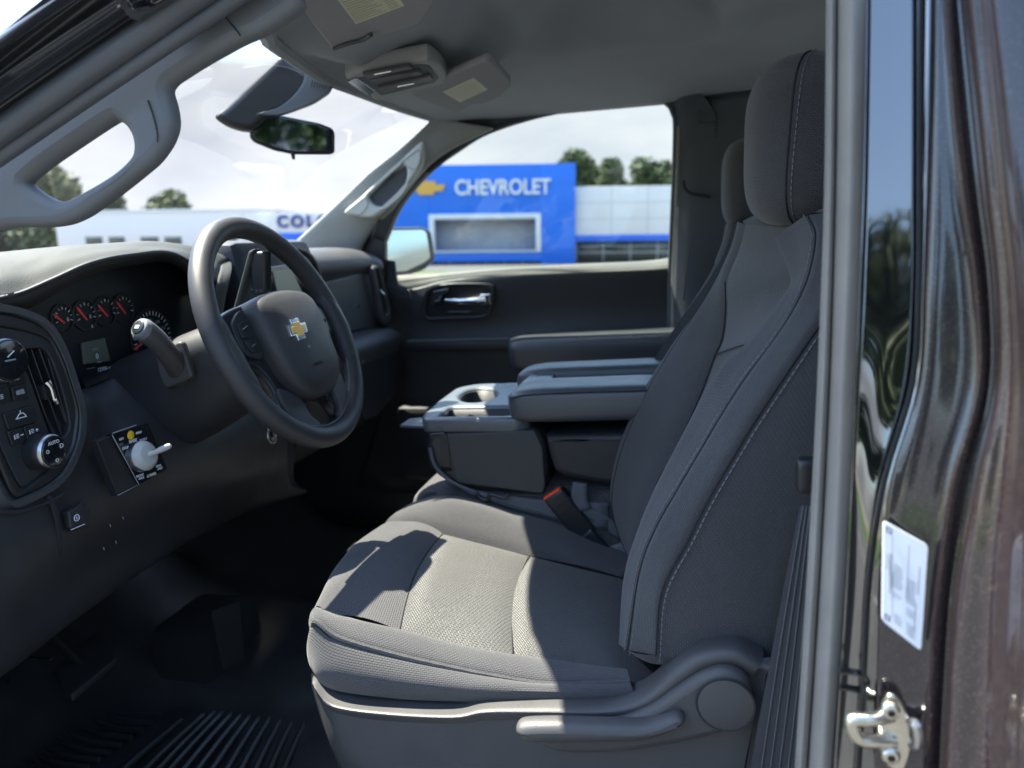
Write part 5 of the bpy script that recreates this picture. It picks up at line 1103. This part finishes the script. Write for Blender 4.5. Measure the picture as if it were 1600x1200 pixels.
# rear-view mirror with its tall housing
m=MB(); hs_=[(330,181,.0),(352,166,.0),(440,82,-.10),(470,105,-.06),(505,116,-.01),(520,128,.02),(515,142,.04),(488,160,.05),(450,174,.05),(420,182,.05),(395,205,.03),(375,204,.02),(350,196,.01)]
HY=lambda a,d=0: -.095+.09*(a-330)/190+d
hq=[AT(a,b,HY(a),'y') for a,b,_ in hs_]
m.plate(rnd(hq,.012),.05,'satin_black',bev=.014,face=(.6,-1,0)); MH=T(m,'mirror_housing')
m=MB(); m.patch([[AT(a,b,HY(a,-.022),'y') for a,b,x_ in ((478,107,-.10),(500,116,-.085),(521,128,-.07))],[AT(a,b,HY(a,-.022),'y') for a,b,x_ in ((470,135,-.10),(494,140,-.085),(516,142,-.07))],[AT(a,b,HY(a,-.022),'y') for a,b,x_ in ((440,165,-.12),(462,166,-.11),(486,161,-.10))],[AT(a,b,HY(a,-.022),'y') for a,b,x_ in ((400,178,-.14),(428,180,-.14),(448,176,-.13))]],'trim_mid',n=5); T(m,'sensor_cover',MH,solid=.006)
m=MB()
for k in range(6): m.tube([AT(489+k*4.2,124-k*.5+k*1.3,HY(489,-.030),'y'),AT(486+k*4.2,136-k*.5+k*1.1,HY(489,-.030),'y')],.0008,'black',k=4,n=1)
T(m,'housing_grille',MH)
m=MB(); mrq=[(391,184),(398,179),(440,180),(500,192),(520,200),(524,208),(524,238),(518,241),(460,241),(430,235),(398,222),(391,214)]
MY=lambda a,d=0: -.035+.10*(a-391)/133+d
mw=[AT(a,b,MY(a),'y') for a,b in mrq]
m.plate(rnd(mw,.006),.022,'satin_black',bev=.006); RM=T(m,'rearview_mirror',MH)
m=MB(); mg=[(396,186),(402,183),(440,184),(498,196),(517,203),(520,210),(520,234),(514,237),(462,237),(432,231),(402,219),(396,212)]
m.plate(rnd([AT(a,b,MY(a,-.0015),'y') for a,b in mg],.006),.002,'mirror_dim',bev=.0004); T(m,'mirror_glass',MH)
m=MB(); m.tube([AT(457,238,.015,'y'),AT(459,249,.015,'y')],[.005,.003],'satin_black',k=8,n=1); T(m,'mirror_tab',MH)
# ================================================================== NEAR WINDSHIELD PILLAR AND DOOR OPENING
def line2(a,b,ts=(-1.1,-.7,-.35,-.1,.15,.4,.7,1,1.35)): return [(a[0]+(b[0]-a[0])*t,a[1]+(b[1]-a[1])*t) for t in ts]
def bulge(L_,k): return [(x,y-k*4*(i/(len(L_)-1))*(1-i/(len(L_)-1))) for i,(x,y) in enumerate(L_)]
strips=[ (line2((0,48),(70,0)),-.865),(line2((0,60),(84,0)),-.885),(line2((0,76),(98,0)),-.882),(line2((0,92),(116,0)),-.868),(line2((0,98),(122,0)),-.848),(line2((0,118),(158,0)),-.838),(line2((0,136),(190,0)),-.840),(line2((0,142),(202,0)),-.852),(line2((0,150),(218,0)),-.846),(line2((0,170),(246,0)),-.825),(line2((0,184),(262,0)),-.826)]
def pil(px,py,y0):
    # the pillar leans inward towards the roof
    return P((px,py,y0+.06*max(0,min(1,(300-py)/420))))
rowsA=[[pil(x,y,y0) for x,y in bulge(L_,4)] for L_,y0 in strips]
m=MB(); m.patch(rowsA[:5],'paint_rail',n=5); m.patch(rowsA[4:],'paint_rail',n=5)
PA=T(m,'pillar_frame',solid=.01,label='dark painted near windshield pillar')
m=MB(); t1=[pil(x,y,-.815) for x,y in bulge(line2((0,212),(302,0)),5)]; t2=[pil(x,y,-.80) for x,y in bulge(line2((0,250),(368,0)),5)]
m.tube(t1,.0125,'seal_dark',k=14,n=6); m.tube(t2,.0085,'seal_dark',k=12,n=6); T(m,'weatherstrip',PA)
# inner trim with the grab slot: curved plate
m=MB()
tr=[(-420,530),(-60,290),(0,246),(100,176),(200,106),(300,38),(372,-15),(440,-50),(470,0),(445,20),(405,46),(370,60),(310,93),(262,124),(254,134),(262,160),(266,190),(257,218),(236,249),(180,295),(122,337),(92,350),(60,353),(0,352),(-60,380),(-420,600)]
sl=[(35,285),(38,277),(60,258),(100,230),(165,187),(178,186),(192,196),(201,212),(203,232),(196,248),(166,274),(112,305),(88,313),(62,303)]
ty=lambda px,py: P((px,py,-.772+.05*max(0,min(1,(300-py)/300))))
trc=[ty(x,y) for x,y in tr]; slc=[ty(x,y) for x,y in sl]
# project to one plane for the plate
c=sum(trc,V())/len(trc); nn=V()
for i in range(len(trc)): nn+=(trc[i]-c).cross(trc[(i+1)%len(trc)]-c)
nn.normalize()
pj=lambda p: CT+(p-CT)*((c-CT).dot(nn)/((p-CT).dot(nn)))
m.plate(rnd([pj(p) for p in trc],.03,4),.026,'trim_mid',bev=.010,holes=[spl([pj(p) for p in slc],4,True)]); TA=T(m,'near_pillar_trim',label='grey near pillar trim with open grab slot')
m=MB(); m.seam([pj(ty(x,y))+V((0,-.0005,0)) for x,y in ((352,26),(362,38),(372,50),(376,56))],.0008); T(m,'trim_seam',TA); m=MB(); m.seam([pj(ty(x,y))+V((0,-.001,0)) for x,y in ((232,157),(240,180),(246,205),(247,222))],.0009); T(m,'trim_seam',TA)
# cab side above the door opening, out of the frame; overhang widened to shade the seal
m=MB(); top_=[V((.12,-.79,1.145)),V((.25,-.775,1.20)),V((.40,-.765,1.235)),V((.60,-.76,1.25)),V((.78,-.76,1.24)),V((.80,-.765,1.18))]
m.patch([[p+V((0,.10,.03)) for p in top_],top_,[p+V((0,-.03,.008)) for p in top_],[p+V((0,-.055,.035)) for p in top_],[p+V((0,.03,.13)) for p in top_]],'paint_gloss',n=5,face=(0,-1,0)); T(m,'roof_side_rail',solid=.005)
# ---- rear edge of the door opening (B pillar)
Y0=[-40,150,300,450,600,750,900,1050,1240]
def col(pts):
    """x for each standard height by interpolation of (py, px, Y)"""
    o=[]
    for y in Y0:
        for a,b in zip(pts,pts[1:]):
            if y<=b[0] or b is pts[-1]:
                t=(y-a[0])/(b[0]-a[0]); o.append(P((a[1]+(b[1]-a[1])*t,y,a[2]+(b[2]-a[2])*t))); break
    return o
def cc(l,y0,y1):
    l=[tuple(q) for q in l]; L2=[(-60.,l[0][1]+(l[0][1]-l[1][1])*60/max(1,(l[1][0]-l[0][0])))]+l
    q=spl([V((b,a,0)) for a,b in L2],6); l=[(v.y,v.x) for v in q]
    return cc0(l,y0,y1)
def cc0(l,y0,y1): # l: list of (py,px); Y blends linearly
    return col([(a,b,y0+(y1-y0)*(a/1200)) for a,b in l])
s0=cc([(0,1293),(300,1290),(600,1279),(900,1263),(1200,1244)],-.800,-.880)
s1_=cc([(0,1300),(300,1297),(600,1287),(900,1271),(1200,1251)],-.806,-.886)
s2_=cc([(0,1308),(300,1305),(600,1296),(900,1281),(1200,1262)],-.800,-.880)
s3_=cc([(0,1318),(300,1315),(600,1305),(900,1291),(1200,1271)],-.812,-.892)
s4_=cc([(0,1334),(300,1330),(600,1318),(900,1305),(1200,1286)],-.818,-.898)
s5_=cc([(0,1350),(300,1345),(600,1333),(900,1320),(1200,1301)],-.808,-.888)
s6_=cc([(0,1356),(300,1351),(600,1338),(900,1325),(1200,1306)],-.785,-.865)
back_=[p+V((.05,.05,0)) for p in s0]
m=MB(); m.patch([back_,[p+V((.004,.006,0)) for p in s0],s0,s1_,s2_],'seal',n=4,face=(-.6,-1,0)); m.patch([s2_,s3_,s4_,s5_,s6_],'seal',n=5,face=(-.3,-1,0)); WS=T(m,'door_seal',solid=.004,label='satin grey rubber seal down the rear edge of the door opening')
BPL=None
g0=cc([(0,1356),(300,1351),(600,1339),(900,1326),(1200,1307)],-.792,-.893)
g1=cc([(0,1395),(250,1393),(500,1388),(620,1370),(760,1350),(900,1338),(1200,1320)],-.796,-.897)
g2=cc([(0,1430),(250,1430),(480,1428),(600,1418),(680,1396),(760,1372),(850,1356),(1000,1346),(1200,1334)],-.800,-.901)
g3=cc([(0,1440),(250,1438),(480,1436),(600,1426),(680,1404),(760,1380),(850,1363),(1000,1353),(1200,1342)],-.818,-.916)
g4=cc([(0,1453),(250,1448),(480,1441),(600,1434),(680,1413),(760,1390),(850,1378),(1000,1374),(1200,1366)],-.825,-.918)
p1=cc([(0,1462),(250,1462),(480,1458),(600,1450),(700,1432),(800,1412),(900,1404),(1200,1392)],-.835,-.918)
p2=cc([(0,1474),(200,1486),(400,1508),(520,1522),(600,1518),(700,1492),(800,1470),(900,1460),(1000,1452),(1200,1440)],-.838,-.922)
p3=cc([(0,1480),(200,1494),(400,1520),(520,1534),(600,1530),(700,1504),(800,1480),(900,1470),(1000,1462),(1200,1450)],-.850,-.930)
p4=cc([(0,1500),(200,1520),(400,1542),(520,1556),(600,1550),(700,1532),(800,1506),(900,1492),(1000,1482),(1200,1472)],-.845,-.925)
p5=cc([(0,1518),(200,1536),(400,1556),(520,1566),(600,1562),(700,1544),(800,1520),(900,1506),(1000,1494),(1200,1482)],-.875,-.945)
p6=cc([(0,1532),(200,1552),(400,1572),(520,1584),(600,1582),(700,1574),(800,1562),(900,1552),(1000,1546),(1200,1540)],-.880,-.955)
p7=cc([(0,1556),(200,1576),(400,1592),(520,1604),(600,1606),(700,1602),(800,1598),(900,1594),(1000,1590),(1200,1584)],-.905,-.985)
p8=cc([(0,1600),(300,1640),(600,1660),(900,1660),(1200,1650)],-.915,-.998)
p9=cc([(0,1700),(300,1740),(600,1760),(900,1760),(1200,1750)],-.925,-1.01)
p9=[p+V((.15,.0,0)) for p in p8]; p10=[p+V((.5,.01,0)) for p in p8]
m=MB(); m.patch([[p+V((.03,.05,0)) for p in g0],g0],'paint_gloss',n=4,face=(-.3,-1,0)); m.patch([g0,g1,g2],'paint_gloss',n=6,face=(-.3,-1,0)); m.patch([g2,g3,g4],'paint_gloss',n=5,face=(-.3,-1,0))
m.patch([g4,p1,p2,p3,p4,p5,p6,p7,p8,p9,p10],'paint',n=5,face=(-.3,-1,0)); BPL=T(m,'door_pillar',solid=.004,label='glossy dark metallic door pillar at the rear of the opening')
m=MB()
m.tube([p+V((-.001,-.002,0)) for p in g3],.0016,'black',k=6,n=4); T(m,'body_seam',BPL)
# sticker
lc=[(1379,812),(1449,851),(1438,1016),(1377,968)]
def lY(py,px): return -.835-.085*(py/1200)-.006-.003
LQ=[P((a,b,lY(b,a))) for a,b in lc]
c=sum(LQ,V())/4; n_=(LQ[1]-LQ[0]).cross(LQ[3]-LQ[0]).normalized()
if n_.dot(CT-c)<0: n_=-n_
LQ=[p-n_*(p-c).dot(n_)+n_*.002 for p in LQ]
m=MB(); m.plate(rnd(LQ,.003,3),.0012,'label_white',bev=.0002); LB=T(m,'tyre_sticker',BPL,label='white tyre and loading sticker')
m=MB(); q=lambda u,v_: (LQ[0].lerp(LQ[1],u)).lerp(LQ[3].lerp(LQ[2],u),v_)+n_*.0006
rr=random.Random(3)
for u,v0,v1,wd in ((.10,.30,.46,.5),(.17,.28,.68,.9),(.21,.10,.62,.35),(.58,.10,.62,.6),(.84,.24,.5,.7),(.80,.6,.86,.5),(.24,.45,.9,.35)): m.tube([q(u,v0),q(u,v1)],.00022*wd+.00012,'ink',k=4,n=1)
for blk,(u0,u1,v0,v1) in enumerate(((.26,.50,.36,.60),(.56,.80,.42,.66),(.26,.48,.64,.70),(.58,.82,.70,.78),(.30,.52,.84,.94),(.60,.84,.84,.96))):
    n_l=int((v1-v0)/.022)
    for k in range(n_l):
        v_=v0+(v1-v0)*k/n_l; m.tube([q(u0,v_),q(u0+(u1-u0)*rr.uniform(.75,1),v_)],.00018,'ink',k=4,n=1)
for (a,b) in ((.06,.04),(.06,.90)):
    m.plate([q(a,b),q(a+.14,b),q(a+.14,b+.055),q(a,b+.055)],.0004,'ink',bev=.00005,holes=[[q(a+.03,b+.014),q(a+.11,b+.014),q(a+.11,b+.042),q(a+.03,b+.042)]])
T(m,'sticker_print',BPL)
# striker
m=MB(); sy=-.925
sp_=[P((a,b,sy)) for a,b in ((1372,1150),(1374,1118),(1384,1092),(1392,1086),(1404,1092),(1416,1110),(1424,1135),(1426,1165),(1420,1190),(1412,1205),(1398,1205),(1380,1190))]
m.plate(spl(sp_,3,True),.006,'zinc',bev=.002); ST=T(m,'door_striker')
m=MB(); m.tube([P((a,b,y)) for a,b,y in ((1392,1118,sy),(1362,1124,sy-.008),(1336,1124,sy-.010),(1330,1132,sy-.010),(1340,1152,sy-.010),(1360,1158,sy-.008),(1396,1158,sy))],.0052,'zinc',k=12,n=5); T(m,'striker_loop',ST)
for py in (1110,1180):
    m=MB(); cp_=P((1391,py,sy-.004)); m.disc(cp_,(0,-1,0),.007,.004,'zinc',.006,k=20); m.disc(cp_+V((0,-.0042,0)),(0,-1,0),.003,.0004,'black',k=6,bev=.0001); T(m,'screw',ST)
m=MB(); m.tube([P((a,b,y)) for a,b,y in ((1424,1130,sy),(1432,1134,sy-.004),(1434,1160,sy-.004),(1426,1166,sy))],.004,'silver',k=8); T(m,'striker_spacer',ST)
m=MB(); m.tube([P((a,b,-.905)) for a,b in ((1312,1048),(1334,1050),(1352,1058),(1357,1074),(1345,1077),(1312,1073))],.0028,'gloss_black',k=8,n=3); T(m,'pillar_clip')
# front belt at the pillar
m=MB()
m.patch([[(1250,790,-.735),(1264,790,-.742),(1277,790,-.75)],[(1228,900,-.735),(1250,900,-.742),(1270,900,-.75)],[(1202,1040,-.735),(1230,1040,-.742),(1262,1040,-.75)],[(1176,1180,-.735),(1212,1180,-.742),(1250,1180,-.75)],[(1166,1260,-.735),(1200,1260,-.742),(1240,1260,-.75)]],'webbing',n=5); BE=T(m,'seat_belt',solid=.002)
m=MB()
for k in range(1,5):
    t=k/5; m.tube([P((1250+27*t,790,-.737-.014*t)),P((1202+60*t,1040,-.737-.014*t)),P((1168+72*t,1250,-.737-.014*t))],.0007,'webbing_gray',k=4,n=5)
T(m,'belt_ribs',BE)
m=MB(); m.sup(P((1262,742,-.745)),(.022,.02,.034),'satin_black',e=(.5,.5),nu=20,nv=12); T(m,'belt_guide',BE)
m=MB(); m.tube([P((a,b,-.75)) for a,b in ((1248,756),(1256,764),(1270,766),(1280,760))],.004,'satin_black',k=8); T(m,'guide_clip',BE)
# interior lower pillar behind the belt
m=MB(); m.patch([[V((.86,-.70,1.27)),V((.88,-.74,.9)),V((.88,-.78,.5)),V((.88,-.80,0))],[V((1.05,-.70,1.27)),V((1.05,-.72,.9)),V((1.05,-.74,.5)),V((1.05,-.76,0))]],'dark_trim',n=4,face=(0,1,0)); m.patch([[V((.80,-.79,1.27)),V((.81,-.80,.9)),V((.81,-.86,.5)),V((.81,-.90,0))],[V((.88,-.70,1.27)),V((.90,-.74,.9)),V((.90,-.78,.5)),V((.90,-.80,0))]],'dark_trim',n=4,face=(-.5,1,0)); T(m,'inner_pillar_trim',solid=.004)
m=MB(); m.box((.15,-.93,.20),(1.25,.14,.10),'paint',.02); T(m,'door_sill')
